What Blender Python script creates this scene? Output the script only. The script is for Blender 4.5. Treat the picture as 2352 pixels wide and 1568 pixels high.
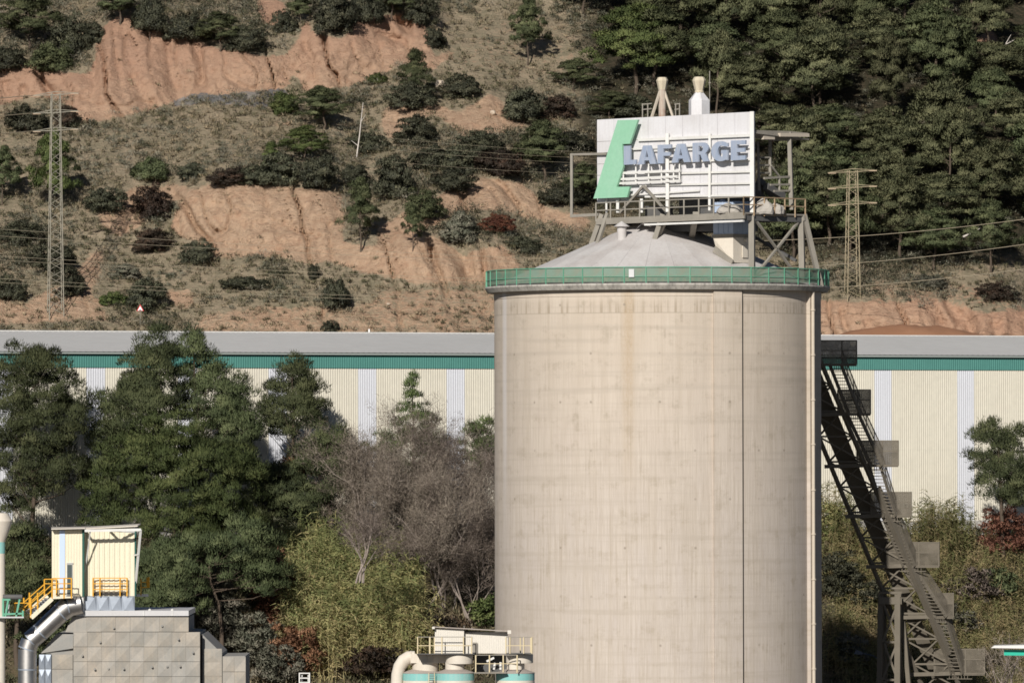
import bpy, bmesh, math, random
import numpy as np
from mathutils import Vector, Matrix

for _o in list(bpy.data.objects):
    bpy.data.objects.remove(_o)
scene = bpy.context.scene
R = math.radians

# ------------------------------------------------------------------ camera
F = 16000.0            # focal length in pixels of a 2352 px wide picture
EYE = Vector((0.0, 0.0, 22.0))
PITCH = math.atan((1030 - 784) / F)
ROLL = R(0.12)
cam_d = bpy.data.cameras.new('camera')
cam = bpy.data.objects.new('camera', cam_d)
scene.collection.objects.link(cam)
cam_d.sensor_width = 36.0
cam_d.lens = 36.0 * F / 2352.0
cam_d.clip_start = 5.0
cam_d.clip_end = 6000.0
CM = Matrix.Rotation(math.pi / 2 + PITCH, 3, 'X') @ Matrix.Rotation(-ROLL, 3, 'Z')
cam.matrix_world = Matrix.Translation(EYE) @ CM.to_4x4()
scene.camera = cam

# ------------------------------------------------------------------ sky, sun, exposure
SUN_EL, SUN_AZ = R(26.5), R(15.0)       # sun behind the viewer, 15 degrees to the left
world = bpy.data.worlds.new('World')
scene.world = world
world.use_nodes = True
wn = world.node_tree
sky = wn.nodes.new('ShaderNodeTexSky')
sky.sky_type = 'NISHITA'
sky.sun_disc = False
sky.sun_elevation = SUN_EL
sky.sun_rotation = math.pi + SUN_AZ
sky.air_density = 0.55
sky.dust_density = 0.3
wn.nodes['Background'].inputs[1].default_value = 0.05
wn.links.new(sky.outputs[0], wn.nodes['Background'].inputs[0])
sun_d = bpy.data.lights.new('sun', 'SUN')
sun_d.energy = 5.0
sun_d.angle = R(0.53)
sun_d.color = (1.0, 0.955, 0.885)
sun = bpy.data.objects.new('sun', sun_d)
scene.collection.objects.link(sun)
SUN_DIR = Vector((-math.sin(SUN_AZ) * math.cos(SUN_EL), -math.cos(SUN_AZ) * math.cos(SUN_EL), math.sin(SUN_EL)))
sun.rotation_euler = SUN_DIR.to_track_quat('Z', 'Y').to_euler()
sun.location = (-100, -100, 200)
scene.view_settings.view_transform = 'Standard'
scene.view_settings.look = 'None'
scene.view_settings.exposure = -0.05
scene.view_settings.gamma = 1.0
scene.view_settings.use_curve_mapping = False
scene.render.engine = 'CYCLES'
scene.cycles.max_bounces = 5
scene.cycles.transparent_max_bounces = 12
scene.cycles.use_denoising = True
scene.cycles.filter_width = 1.65

# ------------------------------------------------------------------ helpers
def P(x, y, Y):
    """point at depth Y that the photograph shows at (x, y), in a 2352 x 1568 picture"""
    d = CM @ Vector(((x - 1176) / F, (784 - y) / F, -1.0))
    return EYE + d * (Y / d.y)

def crop(x0, y0, s):
    """coordinates read off an enlarged piece of the photograph -> 2352 px picture"""
    return lambda x, y: ((x0 + x / s) / 1.7415, (y0 + y / s) / 1.7415)

ZUP = Vector((0, 0, 1))

class MB:
    def __init__(s):
        s.v = []; s.f = []
    def add(s, vs, fs):
        n = len(s.v)
        s.v += [tuple(v) for v in vs]
        s.f += [tuple(i + n for i in f) for f in fs]
        return s
    def hexa(s, b, t):
        n = len(b)
        return s.add(list(b) + list(t), [tuple(range(n - 1, -1, -1)), tuple(range(n, 2 * n))] +
                     [(i, (i + 1) % n, n + (i + 1) % n, n + i) for i in range(n)])
    def box(s, c, sx, sy, sz, rz=0.0):
        c = Vector(c); ax = Vector((math.cos(rz), math.sin(rz), 0)) * sx / 2; ay = Vector((-math.sin(rz), math.cos(rz), 0)) * sy / 2
        z = ZUP * sz / 2
        b = [c - ax - ay - z, c + ax - ay - z, c + ax + ay - z, c - ax + ay - z]
        return s.hexa(b, [p + 2 * z for p in b])
    def bar(s, p, q, w, h=None, up=ZUP):
        p = Vector(p); q = Vector(q); h = h or w
        d = (q - p).normalized()
        if abs(d.dot(up)) > 0.98: up = Vector((0.3, 1, 0)).normalized()
        a = d.cross(up).normalized(); b = a.cross(d)
        a *= w / 2; b *= h / 2
        c = [p - a - b, p + a - b, p + a + b, p - a + b]
        return s.hexa(c, [x + (q - p) for x in c])
    def tube(s, pts, r, n=8, cap=True):
        pts = [Vector(p) for p in pts]
        rs = r if isinstance(r, (list, tuple)) else [r] * len(pts)
        rings = []; ref = None
        for i, p in enumerate(pts):
            d = (pts[min(i + 1, len(pts) - 1)] - pts[max(i - 1, 0)]).normalized()
            if ref is None:
                ref = Vector((1, 0, 0)) if abs(d.x) < 0.9 else Vector((0, 1, 0))
            a = (ref - d * ref.dot(d)).normalized(); ref = a; b = d.cross(a)
            k = 1.0
            if 0 < i < len(pts) - 1:
                c = (pts[i] - pts[i - 1]).normalized().dot((pts[i + 1] - pts[i]).normalized())
                k = 1.0
            rings.append([p + (a * math.cos(2 * math.pi * j / n) + b * math.sin(2 * math.pi * j / n)) * rs[i] * k for j in range(n)])
        vs = [v for g in rings for v in g]
        fs = [(i * n + j, i * n + (j + 1) % n, (i + 1) * n + (j + 1) % n, (i + 1) * n + j) for i in range(len(pts) - 1) for j in range(n)]
        if cap:
            fs += [tuple(range(n - 1, -1, -1)), tuple(range((len(pts) - 1) * n, len(pts) * n))]
        return s.add(vs, fs)
    def lathe(s, c, prof, n=32, a0=0.0, a1=2 * math.pi, closed=True):
        """prof: list of (r, z); turned round the upright axis through c"""
        c = Vector(c); m = len(prof)
        full = abs(a1 - a0 - 2 * math.pi) < 1e-6
        k = n if full else n + 1
        vs = []
        for i in range(k):
            a = a0 + (a1 - a0) * i / n
            for r, z in prof:
                vs.append((c.x + r * math.sin(a), c.y - r * math.cos(a), c.z + z))
        fs = []
        for i in range(n):
            i2 = (i + 1) % k
            for j in range(m - 1):
                fs.append((i * m + j, i2 * m + j, i2 * m + j + 1, i * m + j + 1))
        return s.add(vs, fs)
    def prism(s, poly, off):
        """flat outline (3D points in one plane) thickened by the vector off"""
        off = Vector(off); b = [Vector(p) for p in poly]
        return s.hexa(b, [p + off for p in b])
    def quad(s, a, b, c, d):
        return s.add([a, b, c, d], [(0, 1, 2, 3)])

ORG = {}

def mesh_of(name, mb, smooth=None):
    me = bpy.data.meshes.new(name)
    me.from_pydata(mb.v, [], mb.f)
    bm = bmesh.new(); bm.from_mesh(me)
    bmesh.ops.recalc_face_normals(bm, faces=bm.faces)
    bm.to_mesh(me); bm.free()
    if smooth is not None:
        me.polygons.foreach_set('use_smooth', [True] * len(me.polygons))
        me.set_sharp_from_angle(angle=R(smooth))
    return me

def link(name, me, mat, parent=None, loc=(0, 0, 0), rz=0.0):
    o = bpy.data.objects.new(name, me)
    if mat is not None and me is not None and len(me.materials) == 0:
        me.materials.append(M[mat] if isinstance(mat, str) else mat)
    scene.collection.objects.link(o)
    o.location = loc
    if rz: o.rotation_euler = (0, 0, rz)
    if parent is not None: o.parent = parent
    return o

def part(name, mb, mat, parent, smooth=None):
    """a mesh given in world coordinates, as a child of parent"""
    base = ORG[parent.name]
    m2 = MB(); m2.f = mb.f; m2.v = [(v[0] - base.x, v[1] - base.y, v[2] - base.z) for v in mb.v]
    o = link(name, mesh_of(name, m2, smooth), mat, parent)
    ORG[o.name] = base
    return o

def put(name, me, mat, parent, loc, rz=0.0):
    """a shared mesh set at a world position under parent"""
    base = ORG[parent.name]
    o = link(name, me, mat, parent, Vector(loc) - base, rz)
    ORG[o.name] = base
    return o

def tag(o, label=None, cat=None, group=None, kind=None):
    if label: o['label'] = label
    if cat: o['category'] = cat
    if group: o['group'] = group
    if kind: o['kind'] = kind
    return o

def thing(name, label, cat, base, group=None):
    o = bpy.data.objects.new(name, None)
    scene.collection.objects.link(o)
    o.location = base
    o.empty_display_size = 0.5
    ORG[o.name] = Vector(base)
    return tag(o, label, cat, group)

def solid(name, mb, mat, label, cat, base=None, group=None, kind=None, smooth=None):
    """a top-level thing that is one mesh"""
    base = Vector(base) if base is not None else Vector((0, 0, 0))
    m2 = MB(); m2.f = mb.f; m2.v = [(v[0] - base.x, v[1] - base.y, v[2] - base.z) for v in mb.v]
    o = link(name, mesh_of(name, m2, smooth), mat, None, base)
    ORG[o.name] = base
    return tag(o, label, cat, group, kind)

ORDW = ['first', 'second', 'third', 'fourth', 'fifth', 'sixth', 'seventh', 'eighth', 'ninth', 'tenth', 'eleventh', 'twelfth',
        'thirteenth', 'fourteenth', 'fifteenth', 'sixteenth', 'seventeenth', 'eighteenth', 'nineteenth', 'twentieth']

# ------------------------------------------------------------------ materials
M = {}

class NT:
    def __init__(s, name):
        s.m = bpy.data.materials.new(name); s.m.use_nodes = True
        s.t = s.m.node_tree; s.n = s.t.nodes; s.l = s.t.links
        s.b = s.n['Principled BSDF']; s.out = s.n['Material Output']
        M[name] = s.m
        s.tc = s.n.new('ShaderNodeTexCoord')
    def node(s, t, **kw):
        n = s.n.new(t)
        for k, v in kw.items(): setattr(n, k, v)
        return n
    def put(s, sock, v):
        if isinstance(v, (int, float)): sock.default_value = v
        elif isinstance(v, (tuple, list)): sock.default_value = v
        else: s.l.new(v, sock)
    def noise(s, vec, scale, detail=4.0, rough=0.55):
        n = s.node('ShaderNodeTexNoise')
        s.put(n.inputs['Vector'], vec); n.inputs['Scale'].default_value = scale
        n.inputs['Detail'].default_value = detail; n.inputs['Roughness'].default_value = rough
        return n.outputs[0]
    def scaled(s, vec, sc):
        n = s.node('ShaderNodeVectorMath', operation='MULTIPLY')
        s.put(n.inputs[0], vec); n.inputs[1].default_value = sc
        return n.outputs[0]
    def ramp(s, f, lo, hi, a=0.0, b=1.0):
        n = s.node('ShaderNodeMapRange'); n.clamp = True
        s.put(n.inputs[0], f)
        n.inputs[1].default_value = lo; n.inputs[2].default_value = hi; n.inputs[3].default_value = a; n.inputs[4].default_value = b
        return n.outputs[0]
    def math(s, op, a, b=0.0):
        n = s.node('ShaderNodeMath', operation=op)
        s.put(n.inputs[0], a); s.put(n.inputs[1], b)
        return n.outputs[0]
    def mix(s, f, a, b):
        n = s.node('ShaderNodeMix', data_type='RGBA')
        s.put(n.inputs[0], f)
        for i, c in ((6, a), (7, b)):
            if isinstance(c, tuple): n.inputs[i].default_value = (*c[:3], 1.0)
            else: s.l.new(c, n.inputs[i])
        return n.outputs[2]
    def col(s, c):
        if isinstance(c, tuple): s.b.inputs['Base Color'].default_value = (*c[:3], 1.0)
        else: s.l.new(c, s.b.inputs['Base Color'])
        return s
    def bump(s, h, strength=0.4, dist=0.05):
        n = s.node('ShaderNodeBump'); n.inputs['Strength'].default_value = strength; n.inputs['Distance'].default_value = dist
        s.l.new(h, n.inputs['Height']); s.l.new(n.outputs[0], s.b.inputs['Normal'])
        return s
    def surf(s, rough=0.8, metal=0.0, spec=0.3):
        s.put(s.b.inputs['Roughness'], rough); s.b.inputs['Metallic'].default_value = metal
        s.b.inputs['Specular IOR Level'].default_value = spec
        return s

def weathered(name, c, dirt, amount=0.5, scale=0.6, streak=0.5, rough=0.75, metal=0.0, bump=0.2, spec=0.3):
    """painted or bare surface with blotches and dirt runs down it"""
    t = NT(name); o = t.node('ShaderNodeNewGeometry').outputs['Position']
    n1 = t.noise(o, scale, 6)
    n2 = t.noise(t.scaled(o, (3.0, 3.0, 0.25)), 1.6, 4)
    f = t.math('ADD', t.math('MULTIPLY', t.ramp(n1, 0.42, 0.72), 1 - streak), t.math('MULTIPLY', t.ramp(n2, 0.45, 0.75), streak))
    f = t.math('MULTIPLY', f, amount)
    n3 = t.noise(o, scale * 14, 3)
    c1 = t.mix(f, c, dirt)
    c2 = t.mix(t.ramp(n3, 0.3, 0.7, 0.0, 0.25), c1, tuple(x * 0.7 for x in c))
    t.col(c2).surf(rough, metal, spec)
    if bump: t.bump(n3, bump, 0.02)
    return t

def plain(name, c, rough=0.7, metal=0.0, spec=0.3):
    t = NT(name); t.col(c).surf(rough, metal, spec)
    return t

def netting(name, c, cover, dirt=None):
    """fine mesh: cover = share of the sheet that is thread"""
    t = NT(name); o = t.tc.outputs['Object']
    n = t.noise(o, 1.3, 4)
    t.col(t.mix(t.ramp(n, 0.4, 0.65), c, dirt or tuple(x * 0.7 for x in c))).surf(0.8)
    tr = t.node('ShaderNodeBsdfTransparent'); mx = t.node('ShaderNodeMixShader')
    t.put(mx.inputs[0], t.ramp(n, 0.3, 0.7, max(cover - 0.12, 0), min(cover + 0.12, 1)))
    t.l.new(tr.outputs[0], mx.inputs[1]); t.l.new(t.b.outputs[0], mx.inputs[2])
    t.l.new(mx.outputs[0], t.out.inputs['Surface'])
    return t

def foliage(name, stops, trans=0.14, rough=0.7):
    """leaves: colour follows each leaf's own tint attribute"""
    t = NT(name)
    a = t.node('ShaderNodeAttribute', attribute_name='tint')
    r = t.node('ShaderNodeValToRGB')
    e = r.color_ramp.elements
    e[0].position, e[0].color = stops[0][0], (*stops[0][1], 1)
    e[1].position, e[1].color = stops[-1][0], (*stops[-1][1], 1)
    for p, c in stops[1:-1]:
        k = e.new(p); k.color = (*c, 1)
    t.l.new(a.outputs['Fac'], r.inputs[0])
    oi = t.node('ShaderNodeObjectInfo')
    hs = t.node('ShaderNodeHueSaturation')
    t.put(hs.inputs['Hue'], t.ramp(oi.outputs['Random'], 0, 1, 0.489, 0.511))
    t.put(hs.inputs['Value'], t.ramp(oi.outputs['Random'], 0, 1, 0.74, 1.22))
    t.l.new(r.outputs[0], hs.inputs['Color'])
    t.col(hs.outputs[0]).surf(rough, 0.0, 0.15)
    if trans:
        tl = t.node('ShaderNodeBsdfTranslucent'); mx = t.node('ShaderNodeMixShader'); mx.inputs[0].default_value = trans
        t.l.new(hs.outputs[0], tl.inputs[0])
        t.l.new(t.b.outputs[0], mx.inputs[1]); t.l.new(tl.outputs[0], mx.inputs[2]); t.l.new(mx.outputs[0], t.out.inputs['Surface'])
    return t

foliage('pine_needles', [(0.0, (0.046, 0.056, 0.028)), (0.5, (0.101, 0.117, 0.057)), (1.0, (0.182, 0.194, 0.097))])
foliage('pine_needles_bright', [(0.0, (0.048, 0.065, 0.025)), (0.5, (0.109, 0.141, 0.049)), (1.0, (0.194, 0.221, 0.084))])
foliage('pine_needles_grey', [(0.0, (0.046, 0.052, 0.027)), (0.5, (0.115, 0.120, 0.062)), (1.0, (0.199, 0.196, 0.105))])
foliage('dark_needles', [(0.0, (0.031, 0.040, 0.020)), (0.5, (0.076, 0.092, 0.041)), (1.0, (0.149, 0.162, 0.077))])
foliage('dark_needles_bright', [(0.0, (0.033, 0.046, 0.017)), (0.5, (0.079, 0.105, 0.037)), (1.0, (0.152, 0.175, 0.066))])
foliage('oak_leaves', [(0.0, (0.036, 0.039, 0.027)), (0.6, (0.082, 0.084, 0.054)), (1.0, (0.145, 0.140, 0.088))], 0.1, 0.5)
foliage('oak_leaves_brown', [(0.0, (0.030, 0.026, 0.020)), (0.6, (0.068, 0.050, 0.036)), (1.0, (0.120, 0.075, 0.05))], 0.1, 0.5)
foliage('red_leaves', [(0.0, (0.06, 0.025, 0.02)), (0.6, (0.14, 0.050, 0.035)), (1.0, (0.22, 0.10, 0.06))], 0.2)
foliage('rust_leaves', [(0.0, (0.11, 0.052, 0.034)), (0.6, (0.24, 0.115, 0.07)), (1.0, (0.36, 0.20, 0.13))], 0.2)
foliage('scrub', [(0.0, (0.095, 0.095, 0.052)), (0.3, (0.172, 0.155, 0.090)), (0.55, (0.258, 0.215, 0.142)), (0.8, (0.344, 0.271, 0.181)), (1.0, (0.447, 0.353, 0.232))], 0.15)
foliage('grey_scrub', [(0.0, (0.09, 0.095, 0.068)), (0.5, (0.16, 0.155, 0.115)), (1.0, (0.27, 0.24, 0.19))], 0.1)
foliage('reed_leaves', [(0.0, (0.12, 0.14, 0.055)), (0.35, (0.22, 0.23, 0.095)), (0.65, (0.36, 0.31, 0.15)), (1.0, (0.48, 0.37, 0.21))], 0.3)
foliage('bare_twigs', [(0.0, (0.085, 0.068, 0.055)), (0.6, (0.185, 0.15, 0.122)), (1.0, (0.33, 0.275, 0.225))], 0.0)
weathered('bark', (0.10, 0.075, 0.055), (0.05, 0.04, 0.03), 0.6, 2.0, 0.6, 0.9)
weathered('pale_bark', (0.34, 0.29, 0.25), (0.2, 0.17, 0.14), 0.5, 2.0, 0.6, 0.9)
# ------------------------------------------------------------------ noise and terrain
def _hash(ix, iy, seed):
    h = (ix.astype(np.int64) * 374761393 + iy.astype(np.int64) * 668265263 + seed * 974711) & 0x7fffffff
    h = ((h ^ (h >> 13)) * 1274126177) & 0x7fffffff
    return ((h ^ (h >> 16)) & 0xffff) / 65535.0

def vnoise(x, y, seed=0):
    ix = np.floor(x); iy = np.floor(y); fx = x - ix; fy = y - iy
    fx = fx * fx * (3 - 2 * fx); fy = fy * fy * (3 - 2 * fy)
    a = _hash(ix, iy, seed); b = _hash(ix + 1, iy, seed); c = _hash(ix, iy + 1, seed); d = _hash(ix + 1, iy + 1, seed)
    return (a * (1 - fx) + b * fx) * (1 - fy) + (c * (1 - fx) + d * fx) * fy

def fbm(x, y, oct=4, seed=0, gain=0.5):
    s = 0; a = 1.0; t = 0
    for i in range(oct):
        s = s + a * (vnoise(x * 2 ** i, y * 2 ** i, seed + i) * 2 - 1); t += a; a *= gain
    return s / t

def ridged(x, y, oct=3, seed=0):
    s = 0; a = 1.0; t = 0
    for i in range(oct):
        s = s + a * (1 - np.abs(vnoise(x * 2 ** i, y * 2 ** i, seed + i) * 2 - 1)); t += a; a *= 0.5
    return s / t

def in_poly(x, y, poly):
    inside = np.zeros(x.shape, bool); n = len(poly); j = n - 1
    for i in range(n):
        xi, yi = poly[i]; xj, yj = poly[j]
        c = ((yi > y) != (yj > y)) & (x < (xj - xi) * (y - yi) / (yj - yi + 1e-9) + xi)
        inside ^= c; j = i
    return inside

def blur(a, r):
    for ax in (0, 1):
        k = np.cumsum(np.pad(a, [(r + 1, r) if i == ax else (0, 0) for i in (0, 1)], mode='edge'), axis=ax)
        n = a.shape[ax]
        hi = np.take(k, np.arange(2 * r + 1, 2 * r + 1 + n), axis=ax); lo = np.take(k, np.arange(0, n), axis=ax)
        a = (hi - lo) / (2 * r + 1)
    return a

# hillside: a sheet over (X, height); its depth comes from the local steepness
HX0, HX1, HZ0, HZ1 = -82.0, 82.0, 12.0, 92.0
HNX, HNZ = 770, 400
hx = np.linspace(HX0, HX1, HNX); hz = np.linspace(HZ0, HZ1, HNZ)
GX, GZ = np.meshgrid(hx, hz)
DZ = hz[1] - hz[0]

EARTH = [  # bare earth: outline in the picture, how bare, how steep
    ([(-40, 150), (60, 140), (120, 165), (195, 170), (225, 85), (262, 40), (330, 45), (420, 75), (500, 110), (600, 125), (668, 132), (680, 165), (650, 200), (500, 215), (390, 240), (330, 255), (190, 285), (150, 240), (60, 215), (-40, 235)], 1.0, 1.0),
    ([(665, 125), (680, 75), (690, 35), (712, 70), (790, 88), (820, 40), (860, 35), (960, 45), (985, 90), (992, 128), (1035, 125), (985, 162), (920, 140), (850, 172), (840, 187), (700, 218), (684, 170)], 1.0, 1.0),
    ([(590, -10), (640, -10), (650, 50), (600, 60), (585, 30)], 0.9, 0.6),
    ([(385, 520), (415, 455), (470, 425), (600, 413), (700, 440), (780, 445), (785, 560), (870, 565), (990, 555), (1010, 550), (1060, 580), (1140, 556), (1205, 612), (1135, 640), (1000, 645), (840, 622), (740, 602), (700, 612), (640, 590), (520, 590), (440, 560), (400, 545)], 1.0, 0.9),
    ([(1000, 450), (1060, 432), (1100, 398), (1200, 420), (1230, 460), (1355, 505), (1345, 545), (1280, 520), (1180, 490), (1100, 482), (1020, 500)], 1.0, 0.7),
    ([(860, 520), (900, 500), (960, 455), (1010, 460), (1020, 520), (960, 560), (870, 575)], 0.8, 0.4),
    ([(680, 700), (800, 690), (900, 655), (1150, 650), (1170, 770), (690, 775)], 0.55, 0.3),
    ([(460, 720), (560, 700), (700, 700), (700, 775), (430, 775)], 0.6, 0.2),
    ([(225, 500), (300, 420), (400, 418), (440, 430), (400, 470), (310, 520), (255, 545)], 0.7, 0.3),
    ([(-20, 672), (50, 690), (120, 650), (190, 590), (235, 560), (240, 600), (210, 660), (260, 730), (-20, 745)], 0.65, 0.3),
    ([(375, 662), (442, 660), (445, 715), (395, 712)], 0.9, 0.5),
    ([(890, 250), (1000, 230), (1060, 252), (1130, 212), (1175, 285), (1260, 262), (1325, 278), (1150, 302), (1080, 322), (1000, 262), (930, 300), (900, 330), (880, 290)], 0.85, 0.3),
    ([(1000, 130), (1100, 60), (1200, 40), (1340, 60), (1345, 200), (1200, 170), (1060, 160)], 0.35, 0.0),
    ([(1870, 690), (1960, 702), (2050, 702), (2130, 688), (2240, 715), (2360, 715), (2360, 790), (1870, 790)], 1.0, 0.9),
    ([(2000, 640), (2100, 650), (2200, 640), (2352, 680), (2352, 715), (2130, 690), (2000, 700)], 0.45, 0.2),
    ([(600, 270), (670, 275), (670, 290), (610, 290)], 0.8, 0.1),
    ([(2225, 80), (2275, 70), (2290, 120), (2240, 120)], 0.8, 0.1),
]
COT = 2.1

def hill_px(Yf):
    """where the camera sees each point of the sheet, as a starting ground for the plan outlines"""
    dx = GX; dy = Yf; dz = GZ - EYE.z
    m = np.array(CM.inverted())
    cx = m[0, 0] * dx + m[0, 1] * dy + m[0, 2] * dz
    cy = m[1, 0] * dx + m[1, 1] * dy + m[1, 2] * dz
    cz = -(m[2, 0] * dx + m[2, 1] * dy + m[2, 2] * dz)
    return 1176 + F * cx / cz, 784 - F * cy / cz

def base_depth(z):
    return 700 + np.where(z > 33.5, (z - 33.5) * COT, (z - 33.5) * 0.75)

YF = base_depth(GZ)
WARP = fbm(GX / 5, GZ / 4, 4, 11), fbm(GX / 5, GZ / 4, 4, 31)
for _it in range(3):
    px, py = hill_px(YF)
    wx = px + WARP[0] * 26; wy = py + WARP[1] * 20
    earth = np.zeros_like(GX); steep = np.zeros_like(GX)
    for poly, e, s in EARTH:
        k = in_poly(wx, wy, poly)
        earth = np.where(k, np.maximum(earth, e), earth); steep = np.where(k, np.maximum(steep, s), steep)
    steep = blur(steep, 8); soft = blur(earth, 2)
    off = np.zeros_like(GX)
    cot = COT * (1 - 0.72 * steep)
    for r in range(1, HNZ):     # leaky sum: a cliff stands out, the bench above it falls back
        off[r] = off[r - 1] * (1 - DZ / 13.0) + (cot[r] - COT) * DZ
    off = blur(off, 3)
    YF = base_depth(GZ) + off + 5.0
    YF += fbm(GX / 22, GZ / 14, 3, 5) * 3.0
EARTHF = soft
def smooth01(a): return np.clip(a, 0, 1)
cl = smooth01(blur(steep, 3))
skew = GX + 0.30 * (GZ - 40) + fbm(GX / 7, GZ / 7, 3, 71) * 1.8
gul = ridged(skew / 4.6, GZ / 24, 3, 17)
gul2 = ridged(skew / 1.7, GZ / 9, 2, 23)
var = np.clip(fbm(GX / 14, GZ / 10, 2, 29) * 1.6 + 0.55, 0.12, 1.2)
YF += cl * var * ((np.clip(gul, 0.35, 1) ** 2 - 0.4) * 3.4 + (np.clip(gul2 - 0.5, 0, 1)) * 1.2)
def crk(sx, sz, sd, th, ph=0.0):
    return np.clip((1 - np.abs(vnoise(skew / sx + ph, GZ / sz, sd) * 2 - 1)) - th, 0, 1) / (1 - th)
YF += cl * (crk(3.6, 20, 53, 0.91) ** 0.7 * 3.4 + crk(2.0, 8, 57, 0.91, 3.3) ** 0.7 * 1.6 * np.clip(gul2 * 1.5 - .4, 0, 1))
ledge = np.clip(1 - np.abs(vnoise(GX / 7 + fbm(GX / 3, GZ / 3, 2, 3) * .8, GZ / 1.7 + 0.12 * GX, 81) * 2 - 1) - 0.86, 0, 1) / 0.14
YF += smooth01(EARTHF) * (0.25 + .75 * cl) * ledge * 0.75 * np.clip(fbm(GX / 6, GZ / 4, 2, 83) * 2 + .3, 0, 1)
pit = np.clip(vnoise(GX / .9, GZ / .7, 87) - .78, 0, 1) / .22
YF += smooth01(EARTHF) * pit * .5 * np.clip(fbm(GX / 9, GZ / 7, 2, 89) * 3, 0, 1)
YF += cl * crk(1.3, 5, 59, 0.90, 7.7) ** 0.8 * 1.1 * np.clip(fbm(GX / 8, GZ / 6, 2, 63) * 3 + .4, 0, 1)
YF += fbm(GX / 1.6, GZ / 1.1, 4, 41, 0.65) * (0.28 + 0.62 * cl)
YF += fbm(GX / 5, GZ / 3.5, 3, 91) * 0.9 * (1 - cl)

def hill_at(X, z):
    fx = np.clip((X - HX0) / (HX1 - HX0) * (HNX - 1), 0, HNX - 1.001); fz = np.clip((z - HZ0) / (HZ1 - HZ0) * (HNZ - 1), 0, HNZ - 1.001)
    i = int(fz); j = int(fx); a = fz - i; b = fx - j
    return float((YF[i, j] * (1 - b) + YF[i, j + 1] * b) * (1 - a) + (YF[i + 1, j] * (1 - b) + YF[i + 1, j + 1] * b) * a)

def hit(x, y):
    """the spot on the hillside seen at picture position (x, y)"""
    d = 735.0
    for _ in range(12):
        p = P(x, y, d); d = 0.5 * d + 0.5 * hill_at(p.x, p.z)
    return P(x, y, d)

def terrain_material():
    t = NT('hillside_earth'); o = t.tc.outputs['Object']
    a = t.node('ShaderNodeAttribute', attribute_name='earth')
    n1 = t.noise(o, 0.35, 8, 0.6); n2 = t.noise(o, 1.6, 6, 0.65); n3 = t.noise(t.scaled(o, (1.0, 1.0, 0.22)), 1.4, 5, 0.6)
    e1 = t.mix(t.ramp(n1, 0.35, 0.68), (0.438, 0.278, 0.184), (0.402, 0.284, 0.196))
    e2 = t.mix(t.ramp(n3, 0.40, 0.68), e1, (0.532, 0.373, 0.255))
    e3 = t.mix(t.ramp(n2, 0.54, 0.70, 0, 0.65), e2, (0.207, 0.137, 0.087))
    vor = t.node('ShaderNodeTexVoronoi'); vor.inputs['Scale'].default_value = 1.3
    t.l.new(o, vor.inputs['Vector'])
    e3 = t.mix(t.ramp(vor.outputs[0], 0.05, 0.22, 0.4, 0.0), e3, (0.473, 0.364, 0.282))
    sx = t.node('ShaderNodeSeparateXYZ'); t.l.new(o, sx.inputs[0])
    redder = t.ramp(sx.outputs[0], 18, 50, 0.0, 0.45)
    e3 = t.mix(redder, e3, (0.460, 0.246, 0.167))
    up = t.ramp(t.math('ADD', sx.outputs[2], t.math('MULTIPLY', sx.outputs[0], -0.18)), 62, 72, 0, 0.75)
    e3 = t.mix(up, e3, (0.399, 0.239, 0.166))
    g1 = t.mix(t.ramp(n1, 0.35, 0.65), (0.228, 0.199, 0.134), (0.341, 0.278, 0.194))
    g2 = t.mix(t.ramp(n2, 0.5, 0.72), g1, (0.432, 0.329, 0.233))
    rk = t.node('ShaderNodeAttribute', attribute_name='rock')
    e3 = t.mix(t.ramp(t.math('ADD', rk.outputs['Fac'], t.math('MULTIPLY', t.math('SUBTRACT', n2, 0.5), 1.3)), 0.45, 0.6), e3, t.mix(t.ramp(n1, .4, .6), (0.173, 0.168, 0.164), (0.291, 0.264, 0.237)))
    f = t.ramp(t.math('ADD', a.outputs['Fac'], t.math('MULTIPLY', t.math('SUBTRACT', n2, 0.5), 1.1)), 0.38, 0.62)
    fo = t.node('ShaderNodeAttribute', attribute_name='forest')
    g2 = t.mix(fo.outputs['Fac'], g2, t.mix(t.ramp(n2, .45, .7), (0.045, 0.042, 0.026), (0.10, 0.075, 0.05)))  # forest floor: dark litter, darkened also for the shade under the crowns
    t.col(t.mix(f, g2, e3)).surf(0.95, 0, 0.1)
    n4 = t.math('ADD', t.noise(o, 2.4, 7, 0.7), t.math('MULTIPLY', t.noise(t.scaled(o, (0.5, 0.5, 3.0)), 1.2, 4, .6), .5))
    t.bump(n4, 1.0, 0.42)
    return t
terrain_material()

def grid_mesh(name, VX, VY, VZ, attrs=None, flip=False):
    h, w = VX.shape
    me = bpy.data.meshes.new(name)
    co = np.stack([VX, VY, VZ], -1).reshape(-1, 3).astype(np.float32)
    idx = np.arange(h * w).reshape(h, w)
    q = np.stack([idx[:-1, :-1], idx[:-1, 1:], idx[1:, 1:], idx[1:, :-1]], -1).reshape(-1, 4)
    if flip: q = q[:, ::-1]
    me.vertices.add(len(co)); me.vertices.foreach_set('co', co.ravel())
    me.loops.add(q.size); me.loops.foreach_set('vertex_index', q.ravel().astype(np.int32))
    me.polygons.add(len(q)); me.polygons.foreach_set('loop_start', (np.arange(len(q)) * 4).astype(np.int32))
    me.update(calc_edges=True)
    for k, v in (attrs or {}).items():
        at = me.attributes.new(k, 'FLOAT', 'POINT'); at.data.foreach_set('value', v.ravel().astype(np.float32))
    me.polygons.foreach_set('use_smooth', [True] * len(q))
    return me

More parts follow.
